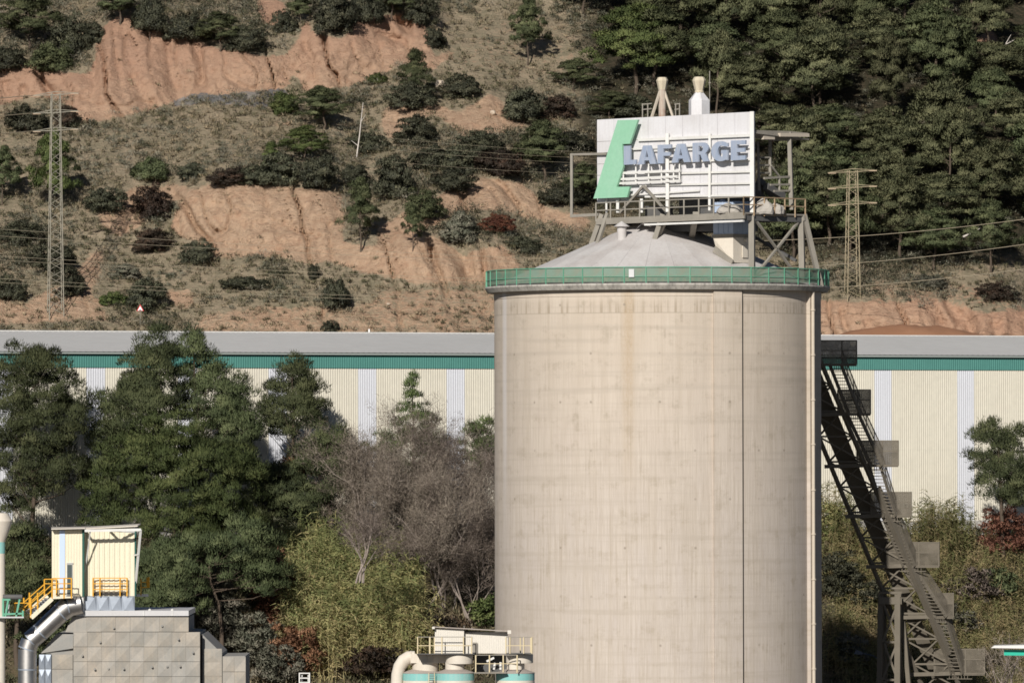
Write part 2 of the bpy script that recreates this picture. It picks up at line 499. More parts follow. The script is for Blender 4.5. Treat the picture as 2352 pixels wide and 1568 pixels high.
px, py = hill_px(YF)
ROCK = blur(in_poly(px + WARP[0] * 20, py + WARP[1] * 15, [(385, 238), (440, 218), (560, 208), (660, 196), (668, 228), (600, 240), (480, 236), (400, 250)]).astype(float), 2)
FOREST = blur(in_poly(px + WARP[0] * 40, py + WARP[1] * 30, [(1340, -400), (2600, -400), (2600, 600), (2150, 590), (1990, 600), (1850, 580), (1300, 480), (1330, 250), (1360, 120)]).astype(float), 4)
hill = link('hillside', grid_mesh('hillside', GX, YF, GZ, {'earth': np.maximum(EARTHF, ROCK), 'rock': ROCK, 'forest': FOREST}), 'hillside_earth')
tag(hill, 'orange clay hillside with cliffs, gullies and scrub behind the long shed', None, None, 'structure')

# ---- warehouse line in plan, terrace and embankment below it
WA = P(0, 1030, 597.0); WB = P(2352, 1030, 638.0)
WDIR = Vector((WB.x - WA.x, WB.y - WA.y, 0)).normalized()
WN = Vector((WDIR.y, -WDIR.x, 0))           # outward, towards the viewer
def wall_s(x):
    """distance along the shed wall at picture column x"""
    d = (x - 1176) / F
    # WA + s*WDIR with X = d*Y
    return (d * WA.y - WA.x) / (WDIR.x - d * WDIR.y)
def wall_y(X): return WA.y + (X - WA.x) * WDIR.y / WDIR.x

def bank_z(X, Y):
    t = np.clip((Y - (wall_y(X) - 41 + 12 * np.clip((X - 5) / 12, 0, 1))) / (38.0 - 12 * np.clip((X - 5) / 12, 0, 1)), 0, 1)
    s = t * t * (3 - 2 * t) * 0.5 + t * 0.5
    left = np.clip((-X - 5) / 20, 0, 1)
    z = 14.1 * s
    return z + (fbm(X / 9, Y / 9, 3, 7) * 0.9) * np.sin(np.pi * t)

ex = np.linspace(-130, 130, 190); ey = np.linspace(500, 712, 150)
EX, EY = np.meshgrid(ex, ey)
EZ = bank_z(EX, EY)
def bank_material():
    t = NT('bank_soil'); o = t.tc.outputs['Object']
    n1 = t.noise(o, 0.3, 7, 0.6); n2 = t.noise(o, 2.0, 5, 0.6)
    c = t.mix(t.ramp(n1, 0.35, 0.65), (0.07, 0.06, 0.04), (0.15, 0.115, 0.07))
    t.col(t.mix(t.ramp(n2, 0.5, 0.75), c, (0.06, 0.07, 0.03))).surf(0.95, 0, 0.1)
    t.bump(n2, 0.8, 0.3)
bank_material()
bank = link('embankment', grid_mesh('embankment', EX, EY, EZ), 'bank_soil')
tag(bank, 'overgrown earth embankment rising from the plant yard to the long shed', None, None, 'structure')
weathered('yard_concrete', (0.13, 0.12, 0.11), (0.09, 0.085, 0.08), 0.6, 0.1, 0.0, 0.9)
g = MB(); g.quad((-4000, -600, -0.3), (4000, -600, -0.3), (4000, 5000, -0.3), (-4000, 5000, -0.3))
tag(link('ground', mesh_of('ground', g), 'yard_concrete'), 'dusty level plant yard reaching out to the horizon', None, None, 'structure')

# ------------------------------------------------------------------ foliage builders
class Cloud:
    """collects many small leaf faces with a tint each"""
    def __init__(s): s.v = []; s.t = []; s.nr = []
    def tris(s, a, b, c, tint, nr=None):
        """nr: the way each leaf faces (away from the middle of its puff)"""
        g = np.cross(b - a, c - a)
        if nr is None: nr = unit(g)
        fl = ((g * nr).sum(1) < 0)[:, None]
        b, c = np.where(fl, c, b), np.where(fl, b, c)
        s.v.append(np.stack([a, b, c], 1).reshape(-1, 3)); s.t.append(np.repeat(tint, 3)); s.nr.append(np.repeat(nr, 3, 0))
    def mesh(s, name, base=(0, 0, 0)):
        v = np.concatenate(s.v) - np.array(base); t = np.concatenate(s.t)
        n = len(v)
        me = bpy.data.meshes.new(name)
        me.vertices.add(n); me.vertices.foreach_set('co', v.astype(np.float32).ravel())
        me.loops.add(n); me.loops.foreach_set('vertex_index', np.arange(n, dtype=np.int32))
        me.polygons.add(n // 3); me.polygons.foreach_set('loop_start', np.arange(0, n, 3, dtype=np.int32))
        me.update(calc_edges=True)
        me.polygons.foreach_set('use_smooth', np.ones(n // 3, bool))
        me.normals_split_custom_set_from_vertices(np.concatenate(s.nr).astype(np.float32))
        at = me.attributes.new('tint', 'FLOAT', 'POINT'); at.data.foreach_set('value', np.clip(t, 0, 1).astype(np.float32))
        return me

def unit(v): return v / (np.linalg.norm(v, axis=-1, keepdims=True) + 1e-9)

def puffs(cloud, centers, radii, per, length, width, rng, up=0.5, wild=0.7, tints=None, shell=0.55, tvar=0.22, droop=0.0, soft=1.0, lean=None):
    """a puff of leaves round each centre"""
    n = len(centers)
    c = np.repeat(centers, per, 0); r = np.repeat(radii, per, 0)
    d = unit(rng.normal(size=(n * per, 3)))
    d[:, 2] = np.where(d[:, 2] < -0.3, -d[:, 2] * 0.6, d[:, 2])
    k = shell + (1 - shell) * rng.random((n * per, 1)) ** 0.6
    p = c + d * r * k
    dirn = unit(d * 0.8 + np.array([0, 0, up]) + rng.normal(size=d.shape) * wild * 0.5)
    side = unit(np.cross(dirn, rng.normal(size=d.shape)))
    L = length * (0.6 + 0.8 * rng.random((n * per, 1))); W = width * (0.6 + 0.8 * rng.random((n * per, 1)))
    if tints is None: tints = 0.5 + rng.normal(size=n) * tvar
    tt = np.repeat(tints, per) + rng.normal(size=n * per) * 0.13
    nr = unit(d * soft + (0 if lean is None else np.repeat(lean, per, 0)) + rng.normal(size=d.shape) * .45 + np.array([0, 0, .15]))
    cloud.tris(p - side * W, p + side * W, p + dirn * L - np.array([0, 0, droop]), tt, nr)

def ellip_points(rng, c, r, n, inner=0.45, low=-0.5):
    d = unit(rng.normal(size=(n * 3, 3))); d = d[d[:, 2] > low][:n]
    k = inner + (1 - inner) * rng.random((len(d), 1)) ** 0.5
    return np.array(c) + d * np.array(r) * k

def limb_mesh(mb, base, top, tips, r0, rng, lean=None):
    """tapered trunk with limbs running out to the tips"""
    base = Vector(base); top = Vector(top)
    pts = []
    for i in range(6):
        t = i / 5
        w = Vector((rng.normal() * 0.12, rng.normal() * 0.12, 0)) * (1 if 0 < i < 5 else 0)
        pts.append(base.lerp(top, t) + w)
    mb.tube(pts, [r0 * (1 - 0.75 * i / 5) for i in range(6)], 7)
    H = top.z - base.z
    for tp in tips:
        tp = Vector(tp)
        h = min(max((tp.z - base.z) / H - 0.12, 0.15), 0.95)
        s = pts[0].lerp(pts[-1], h)
        mid = s.lerp(tp, 0.55) - Vector((0, 0, 0.15 * (tp - s).length * 0.5))
        r = r0 * (1 - 0.75 * h) * 0.42
        mb.tube([s, mid, tp], [r, r * 0.6, r * 0.25], 5)

def pine_proto(seed, H=10.0, W=3.2, per=250, n=130, L=0.23, Wd=0.042, kind='round'):
    """a hillside pine, standing at the origin: rounded masses heaped up the trunk"""
    rng = np.random.default_rng(seed)
    cs = []; m = 11 if kind == 'round' else 13
    for i in range(m):
        t = (i + rng.random() * .6) / m
        h = H * (0.34 + 0.55 * t)
        env = W * (1.0 - 0.55 * t ** 2.2) if kind == 'round' else W * (1.05 - 0.88 * t)
        an = i * 2.4 + rng.normal() * .4; rd = env * (0.58 if i < m - 1 else 0.1) * (.7 + .5 * rng.random())
        rl = env * (.46 + .16 * rng.random()) + .25
        cs.append(ellip_points(rng, (rd * math.cos(an), rd * math.sin(an), h), (rl, rl, rl * .8), max(n // m, 5), 0.45, -0.6))
    c = np.concatenate(cs)
    a = 0.45 + 0.40 * rng.random(len(c))
    cl = Cloud()
    ctr = np.stack([c[:, 0] * .3, c[:, 1] * .3, H * .42 + (c[:, 2] - H * .42) * .4], 1)
    puffs(cl, c, np.stack([a, a, a], 1), per, L, Wd, rng, up=0.75, shell=.4, lean=unit(c - ctr) * 1.1)
    tb = MB(); limb_mesh(tb, (0, 0, -0.6), (0, 0, H * 0.86), c[rng.choice(len(c), 12, False)], 0.17, rng)
    return cl.mesh('pine_crown'), mesh_of('pine_trunk', tb, 60)

def bush_proto(seed, R_=2.4, H=3.2, per=150, n=100, L=0.17, Wd=0.05):
    """a dense dark evergreen dome, standing at the origin"""
    rng = np.random.default_rng(seed)
    cs = []; k = 5
    for i in range(k):
        an = i * 2 * math.pi / k + rng.normal() * .5; rd = R_ * (.25 + .35 * rng.random()) * (i > 0)
        rr_ = R_ * (.48 + .22 * rng.random()) * (1.15 if i == 0 else 1); hh = H * (.36 + .22 * rng.random()) * (1.1 if i == 0 else .85)
        cs.append(ellip_points(rng, (rd * math.cos(an), rd * math.sin(an), hh * .85), (rr_, rr_, hh), n // k, 0.6, -0.75))
    c = np.concatenate(cs)
    c[:, 2] = np.maximum(c[:, 2], 0.05)
    a = 0.34 + 0.34 * rng.random(len(c))
    rad = np.stack([a, a, a * .85], 1)
    ln = unit(c - np.array([0, 0, H * .25])) * .6
    cl = Cloud(); puffs(cl, c, rad, per, L, Wd, rng, up=0.3, wild=1.2, shell=0.5, lean=ln)
    tb = MB(); limb_mesh(tb, (0, 0, -0.8), (0, 0, H * 0.6), c[rng.choice(len(c), 8, False)], 0.14, rng)
    return cl.mesh('bush_crown'), mesh_of('bush_trunk', tb, 60)

def plant_tree(name, label, cat, group, base, proto, mat, sx, sz, rz, bark='bark', lean=0.0):
    crown, trunk = proto
    t = thing(name, label, cat, base, group)
    t.scale = (sx, sx, sz); t.rotation_euler = (lean, 0, rz)
    a = link('crown', crown, None, t); b = link('trunk', trunk, None, t)
    for o, m in ((a, mat), (b, bark)):
        if len(o.data.materials) == 0: o.data.materials.append(M[m])
        o.material_slots[0].link = 'OBJECT'; o.material_slots[0].material = M[m]
    return t

PINES = [pine_proto(100 + i) for i in range(4)] + [pine_proto(120 + i, kind='cone', n=85) for i in range(2)]
BUSHES = [bush_proto(200 + i) for i in range(6)]
# ------------------------------------------------------------------ hillside trees and bushes
hr = random.Random(5)
def hill_plant(kind, x, by, w, ty, label, group, mat=None, lean=0.0):
    p = hit(x, by); m = p.y / F
    if kind in ('pine', 'cone'):
        pr = PINES[hr.randrange(4)] if kind == 'pine' else PINES[4 + hr.randrange(2)]
        return plant_tree('pine_tree', label, 'tree', group, p, pr, mat or hr.choice(['pine_needles', 'pine_needles', 'pine_needles_grey', 'pine_needles_grey', 'pine_needles_grey']), w * m / 2 / 3.7, (by - ty) * m / 10.2, hr.uniform(0, 6.28))
    pr = BUSHES[hr.randrange(6)]
    return plant_tree('evergreen_bush', label, 'bush', group, p - Vector((0, 0, 0.15)), pr, mat or 'oak_leaves', w * m / 2 / 2.85, (by - ty) * m / 3.5, hr.uniform(0, 6.28))

G1 = 'bushes dotted over the clay slopes'
G2 = 'trees along the top edge of the upper cliff'
G3 = 'pines standing alone on the slopes'
G4 = 'thicket along the lip of the middle cliff'
B, BR = 'oak_leaves', 'oak_leaves_brown'
HILL = [
    ('bush', 240, 487, 102, 415, 'dark dome bush alone on bare earth, nearest the tall pylon', G1, B),
    ('bush', 352, 507, 112, 413, 'dark bush with reddish top beside the fluted middle cliff', G1, BR),
    ('bush', 348, 578, 112, 513, 'dark bush with purplish top below the reddish-topped one', G1, BR),
    ('bush', 125, 622, 135, 543, 'broad dark bush directly behind the lower pylon legs', G1, B),
    ('bush', 20, 692, 92, 605, 'grey-green bush cut by the picture edge below the pylon bush', G1, B),
    ('bush', 160, 682, 85, 600, 'dark bush in the shadow beside the pylon foot', G1, B),
    ('bush', 335, 712, 108, 630, 'grey-green bush just uphill of the warning sign', G1, B),
    ('bush', 262, 700, 70, 655, 'low bright olive bush beside the bush above the warning sign', G1, 'pine_needles_bright'),
    ('bush', 770, 710, 102, 612, 'large dark bush standing alone above the shed roof', G1, B),
    ('bush', 757, 768, 44, 724, 'small round bush right behind the shed ridge', G1, B),
    ('bush', 722, 642, 34, 598, 'small dark bush uphill of the large lone bush above the shed', G1, B),
    ('bush', 460, 605, 92, 540, 'grey-green shrub at the foot of the fluted cliff', G1, B),
    ('bush', 345, 415, 112, 340, 'light green rounded bush on the grassy bench above the reddish bush', G1, 'pine_needles'),
    ('bush', 440, 412, 78, 362, 'small olive bush between two bigger ones on the grassy bench', G1, B),
    ('bush', 522, 425, 105, 372, 'dark brownish bush at the upper corner of the middle cliff', G4, BR),
    ('bush', 640, 428, 118, 340, 'dark dense bush on the middle of the cliff lip', G4, B),
    ('bush', 735, 434, 118, 335, 'dark dense bush on the cliff lip beside the tall cliff pine', G4, B),
    ('bush', 905, 458, 115, 345, 'big dark bush just uphill of the tall cliff pine', G4, B),
    ('bush', 960, 332, 128, 256, 'olive round bush below the sandy path', G1, B),
    ('bush', 940, 250, 125, 175, 'big dark round bush below the upper cliff, in front of a pine', G1, B),
    ('bush', 1060, 226, 112, 163, 'olive dome bush beside the pale boulder', G1, B),
    ('bush', 1200, 282, 122, 188, 'large dark dome bush at the head of the sandy wash', G1, B),
    ('bush', 1285, 272, 105, 212, 'brownish-green bush beside the large dome bush of the sandy wash', G1, BR),
    ('bush', 656, 265, 84, 198, 'bright green rounded bush at the foot of the upper cliff', G1, 'pine_needles_bright'),
    ('bush', 865, 192, 52, 155, 'small green bush under the tall smooth cliff buttress', G1, 'pine_needles_bright'),
    ('bush', 965, 502, 110, 424, 'green-grey bush in the gap between the two bare slopes', G1, 'pine_needles'),
    ('bush', 1055, 562, 105, 478, 'grey bush on the slope below the billboard frame', G1, 'grey_scrub'),
    ('bush', 1140, 532, 92, 484, 'dark red bush below the billboard frame', G1, 'red_leaves'),
    ('bush', 1040, 440, 120, 372, 'olive bush at the upper edge of the sloping bare patch', G4, B),
    ('bush', 1150, 405, 130, 325, 'brownish thicket bush above the sloping bare patch', G4, BR),
    ('bush', 1060, 395, 120, 325, 'dull green thicket bush above the olive bush of the sloping patch', G4, B),
    ('bush', 850, 352, 115, 292, 'dark thicket bush below the pale dead trunk', G4, B),
    ('bush', 60, 305, 118, 214, 'black-green bush behind the pylon top arms', G1, B),
    ('bush', 152, 292, 74, 235, 'brown-grey bush beside the pylon top', G1, BR),
    ('bush', 20, 165, 120, 95, 'dark bush at the picture edge on top of the upper cliff', G2, B),
    ('bush', 130, 165, 130, 88, 'wide green-grey bush hanging over the end of the upper cliff', G2, 'pine_needles'),
    ('bush', 1000, 392, 125, 318, 'dense dark bush between the olive thickets below the sandy path', G4, B),
    ('bush', 1110, 352, 120, 288, 'dark bush below the mauve twig patch of the sandy path', G4, B),
    ('bush', 1215, 365, 115, 300, 'grey-green bush uphill of the grey pine by the outrigger frame', G4, 'pine_needles'),
    ('bush', 1290, 470, 120, 405, 'dark bush touching the outrigger frame from behind', G4, B),
    ('bush', 1305, 350, 120, 285, 'dark bush between the billboard edge and the round slope pine', G4, B),
    ('bush', 815, 420, 110, 360, 'black-green bush behind the top of the tall cliff pine', G4, B),
    ('bush', 585, 425, 90, 372, 'dark low bush at the very edge of the fluted cliff top', G4, B),
    ('bush', 45, 560, 120, 500, 'dark wide bush uphill of the pylon, near the picture edge', G1, B),
    ('bush', 290, 640, 90, 600, 'low grey-green bush midway between pylon and fluted cliff', G1, 'grey_scrub'),
    ('bush', 560, 660, 120, 622, 'flat olive bush on the grassy bench below the fluted cliff', G1, B),
    ('bush', 1210, 580, 110, 535, 'dark bush just above the end of the lowest bare slope', G1, B),
    ('bush', 2290, 690, 110, 640, 'brown-grey bush above the red rock band near the picture edge', G1, BR),
    ('bush', 2130, 660, 100, 620, 'grey-green bush above the red rock band beyond the short pylon', G1, 'grey_scrub'),
    ('pine', 118, 502, 118, 288, 'tall light green pine behind the pylon shaft', G3, 'pine_needles_bright'),
    ('pine', 6, 470, 90, 330, 'dark pine half cut by the picture edge beside the pylon', G3, 'pine_needles'),
    ('cone', 828, 578, 108, 392, 'tall pine leaning against the bare middle cliff', G3, 'pine_needles'),
    ('cone', 955, 248, 108, 103, 'pine with pointed top below the smooth cliff buttress', G3, 'pine_needles'),
    ('pine', 742, 300, 140, 192, 'loose grey-green pine at the foot of the upper cliff', G3, 'pine_needles'),
    ('pine', 700, 380, 120, 285, 'spreading pine above the cliff-lip thicket', G3, 'pine_needles_bright'),
    ('cone', 622, 405, 66, 320, 'slim yellow-green pine at the end of the cliff-lip thicket', G3, 'pine_needles_bright'),
    ('pine', 1212, 150, 100, -10, 'thin grey pine high on the grassy slope', G3, 'pine_needles'),
    ('cone', 948, 575, 64, 462, 'grey-green young conifer beside the gap bush', G3, 'pine_needles'),
    ('pine', 1250, 420, 140, 272, 'grey pine beside the outrigger frame of the billboard', G3, 'pine_needles'),
    ('pine', 1345, 470, 110, 370, 'pine behind the outrigger frame of the billboard', G3, 'pine_needles'),
    ('pine', 1460, 215, 235, 0, 'broad umbrella pine above the exhaust stacks', G3, 'pine_needles_bright'),
    ('pine', 1320, 210, 125, 130, 'round pine on the slope beside the broad umbrella pine', G3, 'pine_needles'),
    ('pine', 1400, 275, 120, 205, 'low pine right behind the billboard top', G3, 'pine_needles'),
    ('bush', 1445, 268, 130, 210, 'dark bush behind the rusty stack', G1, B),
]
for i, (k, x, by, w, ty, lab, grp, mt) in enumerate(HILL):
    hill_plant(k, x, by, w, ty, lab, grp, mt)
top_row = [(65, 120, 160, -30), (165, 130, 120, 20), (215, 100, 70, 45), (275, 55, 130, -40), (345, 75, 120, -30), (430, 95, 130, 5), (505, 118, 120, 25), (575, 118, 110, 45), (690, 55, 80, -20), (765, 78, 130, -30), (835, 55, 100, -40), (900, 45, 120, -40), (965, 60, 90, -20), (655, 75, 60, 10), (1000, 110, 60, 50)]
top_row.sort()
for i, (x, by, w, ty) in enumerate(top_row):
    hill_plant('bush' if i % 3 else 'pine', x, by, w, ty, '%s dark evergreen, counted from the pylon side, along the upper cliff top' % ORDW[i], G2, 'oak_leaves' if i % 3 else 'pine_needles')

# dense forest: rows one above the other on the wooded slope
rows = [(-30, 'topmost'), (55, 'second highest'), (140, 'third highest'), (225, 'fourth highest'), (310, 'fourth lowest'), (395, 'third lowest'), (475, 'second lowest'), (555, 'lowest')]
for ri, (y, phrase) in enumerate(rows):
    x = 1500 + (ri % 2) * 50 if y < 150 else (1600 + (ri % 2) * 40 if y < 250 else 1790 + (ri % 2) * 40)
    if y < 0: x = 1340
    i = 0
    while x < 2420 and i < 20:
        jx, jy = x + hr.uniform(-18, 18), y + 70 + hr.uniform(-28, 28)
        if not (1900 < jx < 2330 and y > 560 and hr.random() < 0.5):
            w = hr.uniform(135, 240); h = hr.uniform(140, 250)
            hill_plant('pine', jx, jy, w, jy - h, '%s pine from the silo side in the %s row of the forest' % (ORDW[i], phrase), 'pines of the dense forest')
            i += 1
        x += hr.uniform(95, 150)

# low scrub and dry grass: too many to count
def scatter_scrub():
    rng = np.random.default_rng(77)
    cl = Cloud()
    n = 34000
    X = rng.uniform(-62, 62, n); Z = rng.uniform(31, 82, n)
    fx = ((X - HX0) / (HX1 - HX0) * (HNX - 1)).astype(int); fz = ((Z - HZ0) / (HZ1 - HZ0) * (HNZ - 1)).astype(int)
    e = EARTHF[fz, fx]; st = cl_arr[fz, fx]
    dens = fbm(X / 6, Z / 3, 3, 61) * 0.5 + 0.62
    keep = rng.random(n) < np.clip(1 - FOREST[fz, fx], .06, 1) * np.clip(1 - e * 1.08, 0.02, 1) * np.clip(dens, 0.05, 1) * np.where(st > 0.5, 0.5, 1)
    X, Z, e = X[keep], Z[keep], e[keep]
    Y = YF[fz[keep], fx[keep]]
    c = np.stack([X, Y, Z], 1)
    s = 0.22 + 0.85 * rng.random(len(c)) ** 3
    tn = np.clip(0.38 + 0.42 * fbm(X / 5, Z / 4, 3, 99) + rng.normal(size=len(c)) * 0.2 + e * 0.35, 0, 1)
    puffs(cl, c + np.array([0, 0, 0.1]), np.stack([s, s, s * 0.7], 1), 26, 0.27, 0.032, rng, up=0.9, wild=0.9, tints=tn, shell=0.2)
    return cl.mesh('hillside_scrub')
cl_arr = cl
px_, py_ = hill_px(YF)
HOT = np.zeros_like(GX)
for poly_, v_ in (([(520, 345), (700, 325), (900, 330), (1050, 300), (1350, 300), (1350, 470), (1240, 430), (1110, 395), (1010, 440), (900, 470), (780, 440), (600, 412), (520, 420)], .42),
                  ([(-50, -50), (600, -50), (600, 115), (420, 75), (330, 42), (260, 36), (220, 85), (190, 165), (60, 140), (-50, 150)], .5),
                  ([(660, -50), (1000, -50), (990, 60), (850, 35), (780, 80), (700, 60)], .5),
                  ([(-50, 500), (200, 540), (250, 640), (-50, 690)], .25), ([(1000, 480), (1230, 480), (1340, 560), (1200, 600), (1030, 560)], .3), ([(1880, 600), (2400, 600), (2400, 690), (1880, 690)], .3)):
    HOT = np.maximum(HOT, in_poly(px_ + WARP[0] * 20, py_ + WARP[1] * 15, poly_) * v_)
def scatter_thicket(seed, name, n, smin, smax, lo, nz, per, L, Wd):
    rng = np.random.default_rng(seed); cl = Cloud()
    X = rng.uniform(-62, 62, n); Z = rng.uniform(31, 82, n)
    fx = ((X - HX0) / (HX1 - HX0) * (HNX - 1)).astype(int); fz = ((Z - HZ0) / (HZ1 - HZ0) * (HNZ - 1)).astype(int)
    e = EARTHF[fz, fx]
    hot = HOT[fz, fx]
    keep = (fbm(X / nz, Z / (nz * .55), 4, seed) > lo + e * .75 - hot) & (rng.random(n) < .8)
    X, Z = X[keep], Z[keep]; Y = YF[fz[keep], fx[keep]]
    s = (smin + (smax - smin) * rng.random(len(X)) ** 2.2) * (1 + hot[keep] * .8)
    puffs(cl, np.stack([X, Y, Z + s * .35], 1), np.stack([s, s, s * .75], 1), per, L, Wd, rng, up=.5, wild=1.1, shell=.35, tvar=.25)
    return cl.mesh(name)
tag(link('hillside_thicket', scatter_thicket(131, 'hillside_thicket', 11000, .45, 1.3, .20, 8.0, 70, .19, .042), 'oak_leaves'), 'low dark evergreen thicket merging between the single bushes of the hillside', 'thicket', None, 'stuff')
tag(link('hillside_olive_scrub', scatter_thicket(171, 'hillside_olive_scrub', 9000, .35, 1.2, .0, 6.0, 70, .26, .026), 'grey_scrub'), 'grey-green twiggy scrub in patches over the hillside', 'scrub', None, 'stuff')
o = link('hillside_scrub', scatter_scrub(), 'scrub')
tag(o, 'grey-brown scrub and dry grass covering the hillside between the bare cliffs', 'scrub', None, 'stuff')

# pale dead trunks
plain('dead_wood', (0.55, 0.50, 0.45), 0.9)
def dead_trunk(pts, r, label, branches=()):
    mb = MB(); mb.tube(pts, [r * (1 - 0.7 * i / (len(pts) - 1)) for i in range(len(pts))], 6)
    for b in branches: mb.tube(b, [r * 0.5, r * 0.15], 5)
    solid('dead_tree', mb, 'dead_wood', label, 'dead tree', pts[0], 'pale dead trunks on the slopes', None, 60)
def hp(x, y, dy=-1.5):
    p = hit(x, y); return P(x, y, p.y + dy)
b0 = hit(820, 362); d0 = b0.y - 1
dead_trunk([P(819, 362, d0), P(826, 310, d0), P(829, 280, d0), P(834, 236, d0)], 0.09, 'pale dead trunk standing among pines below the upper cliff', [[P(822, 335, d0), P(806, 322, d0 + .5)], [P(829, 280, d0), P(841, 262, d0 - .4)]])
d0 = hit(2255, 545).y - 5
dead_trunk([P(2210, 545, d0), P(2228, 537, d0), P(2250, 525, d0)], 0.14, 'bleached fallen branch at the forest foot near the short pylon', [[P(2228, 537, d0), P(2236, 528, d0)]])
d0 = hit(2310, 140).y - 6
dead_trunk([P(2300, 160, d0), P(2304, 120, d0), P(2306, 105, d0), P(2330, 92, d0)], 0.15, 'bare pale snag high in the forest', [[P(2304, 122, d0), P(2338, 118, d0)], [P(2304, 112, d0), P(2322, 80, d0)]])

# stones on the bare slope
weathered('pale_stone', (0.55, 0.46, 0.36), (0.4, 0.3, 0.22), 0.5, 1.0, 0.2, 0.95)
def boulder(x, y, w, label, seed):
    p = hit(x, y); r = w * p.y / F / 2
    rg = random.Random(seed); bm = bmesh.new(); bmesh.ops.create_icosphere(bm, subdivisions=2, radius=r)
    for v in bm.verts:
        v.co *= rg.uniform(0.78, 1.15); v.co.z *= 0.85
    me = bpy.data.meshes.new('boulder'); bm.to_mesh(me); bm.free()
    tag(link('boulder', me, 'pale_stone', None, p + Vector((0, -0.2, r * 0.4))), label, 'boulder', 'loose boulders on the slope')
boulder(1010, 200, 26, 'pale boulder beside the olive dome bush', 1)
boulder(1132, 262, 14, 'small white stone at the edge of the sandy wash', 2)
boulder(892, 700, 8, 'small pale stone on the grassy slope above the shed roof', 3)

# soil heap behind the shed
def soil_heap():
    xs = np.linspace(-1, 1, 60); ys = np.linspace(-1, 1, 16)
    A, Bq = np.meshgrid(xs, ys)
    c = P(2090, 772, 690)
    w = 210 * 690 / F
    hgt = np.clip(1 - np.abs(A) ** 2.4, 0, 1) * np.clip(1 - Bq ** 2, 0, 1) * 1.75
    hgt = hgt * (1 + 0.16 * fbm(A * 6, Bq * 2, 3, 3)) + fbm(A * 30, Bq * 6, 2, 9) * 0.04
    return grid_mesh('soil_heap', c.x + A * w, c.y + Bq * 5 + 2, c.z - 0.6 + hgt)
weathered('brown_soil', (0.27, 0.135, 0.075), (0.36, 0.19, 0.11), 0.6, 0.4, 0.0, 0.95, bump=0.6)
tag(link('soil_heap', soil_heap(), 'brown_soil'), 'long smooth heap of brown soil behind the shed roof beside the silo', 'soil heap')

# ------------------------------------------------------------------ pylons and wires
weathered('galvanised_lattice', (0.27, 0.25, 0.20), (0.22, 0.20, 0.15), 0.6, 0.5, 0.4, 0.6)
weathered('rusty_lattice', (0.31, 0.26, 0.17), (0.24, 0.18, 0.11), 0.6, 0.5, 0.4, 0.7)
weathered('insulator', (0.55, 0.42, 0.30), (0.4, 0.3, 0.2), 0.5, 1.0, 0.2, 0.4)
plain('wire', (0.33, 0.28, 0.20), 0.6)
def pylon(x, ty, by, d, wt, wb, arms, arm_l, label, mat, braces=22):
    m = d / F; base = P(x, by, d); top = P(x, ty, d)
    t = thing('pylon', label, 'pylon', base, 'power line pylons')
    a = R(12)
    def corner(f, sx, sy):
        w = (wb * (1 - f) + wt * f) / 2 if f > 0.02 else wb / 2
        c = base.lerp(top, f)
        return c + Vector((sx * w * math.cos(a) - sy * w * math.sin(a), sx * w * math.sin(a) + sy * w * math.cos(a), 0))
    for sx in (-1, 1):
        for sy in (-1, 1):
            mb = MB(); mb.bar(corner(0, sx, sy) - Vector((0, 0, .8)), corner(1, sx, sy), 0.085); part('leg', mb, mat, t)
    fs = [1 - (1 - i / braces) for i in range(braces + 1)]
    for (s1, s2) in (((-1, -1), (1, -1)), ((1, -1), (1, 1)), ((1, 1), (-1, 1)), ((-1, 1), (-1, -1))):
        mb = MB()
        for i in range(braces):
            p, q = (s1, s2) if i % 2 else (s2, s1)
            mb.bar(corner(fs[i], *p), corner(fs[i + 1], *q), 0.042)
        part('lattice_bracing', mb, mat, t)
    for ay in arms:
        f = (by - ay) / (by - ty); c = base.lerp(top, f)
        for sd in (-1, 1):
            mb = MB(); end = c + Vector((sd * arm_l, -0.1, 0.12 * sd))
            for q in (-1, 1):
                mb.bar(c + Vector((0, q * wt / 2, -0.05)), end, 0.06)
                mb.bar(c + Vector((0, q * wt / 2, 0.28)), end, 0.04)
            cr = part('cross_arm', mb, mat, t)
            im = MB()
            for q in range(7):
                im.lathe(end + Vector((sd * (-0.1 - .11 * q), -0.12, -.04)), [(0.02, 0), (0.085, -0.01), (0.085, -0.06), (0.02, -0.07)], 8)
            part('insulator', im, 'insulator', cr, 40)
    return t
d1 = hit(128, 722).y
pylon(128, 215, 722, d1, 0.85, 1.5, (217, 258, 299), 2.35, 'tall grey lattice pylon standing on the scrubby slope', 'galvanised_lattice', 30)
d2 = hit(1958, 682).y
pylon(1958, 392, 682, d2, 0.85, 1.35, (394, 430, 468), 2.5, 'short rust-brown lattice pylon in front of the forest', 'rusty_lattice', 20)
def wire(p, q, sag, r, label, n=14):
    p = Vector(p); q = Vector(q)
    mb = MB(); mb.tube([p.lerp(q, i / n) - Vector((0, 0, sag * 4 * (i / n) * (1 - i / n))) for i in range(n + 1)], r, 5)
    solid('power_cable', mb, 'wire', label, 'cable', None, 'overhead power cables')
for k, (y0, nm) in enumerate(((217, 'top'), (258, 'middle'), (299, 'lowest'))):
    wire(P(-400, y0 + 30, d1 - 30), P(78, y0 + 2, d1), 0.15, 0.04, '%s cable running off the tall pylon past the picture edge' % nm)
dw = 690
for k, (ya, yb, nm) in enumerate(((521, 592, 'uppermost'), (538, 600, 'second highest'), (585, 640, 'third highest'), (594, 649, 'third lowest'), (637, 688, 'second lowest'), (646, 695, 'lowest'))):
    wire(P(-200, ya - 9, dw), P(1500, yb + 12, dw + 10), 0.35, 0.015, '%s of the six thin cables crossing the lower slope below the fluted cliff' % nm, 24)
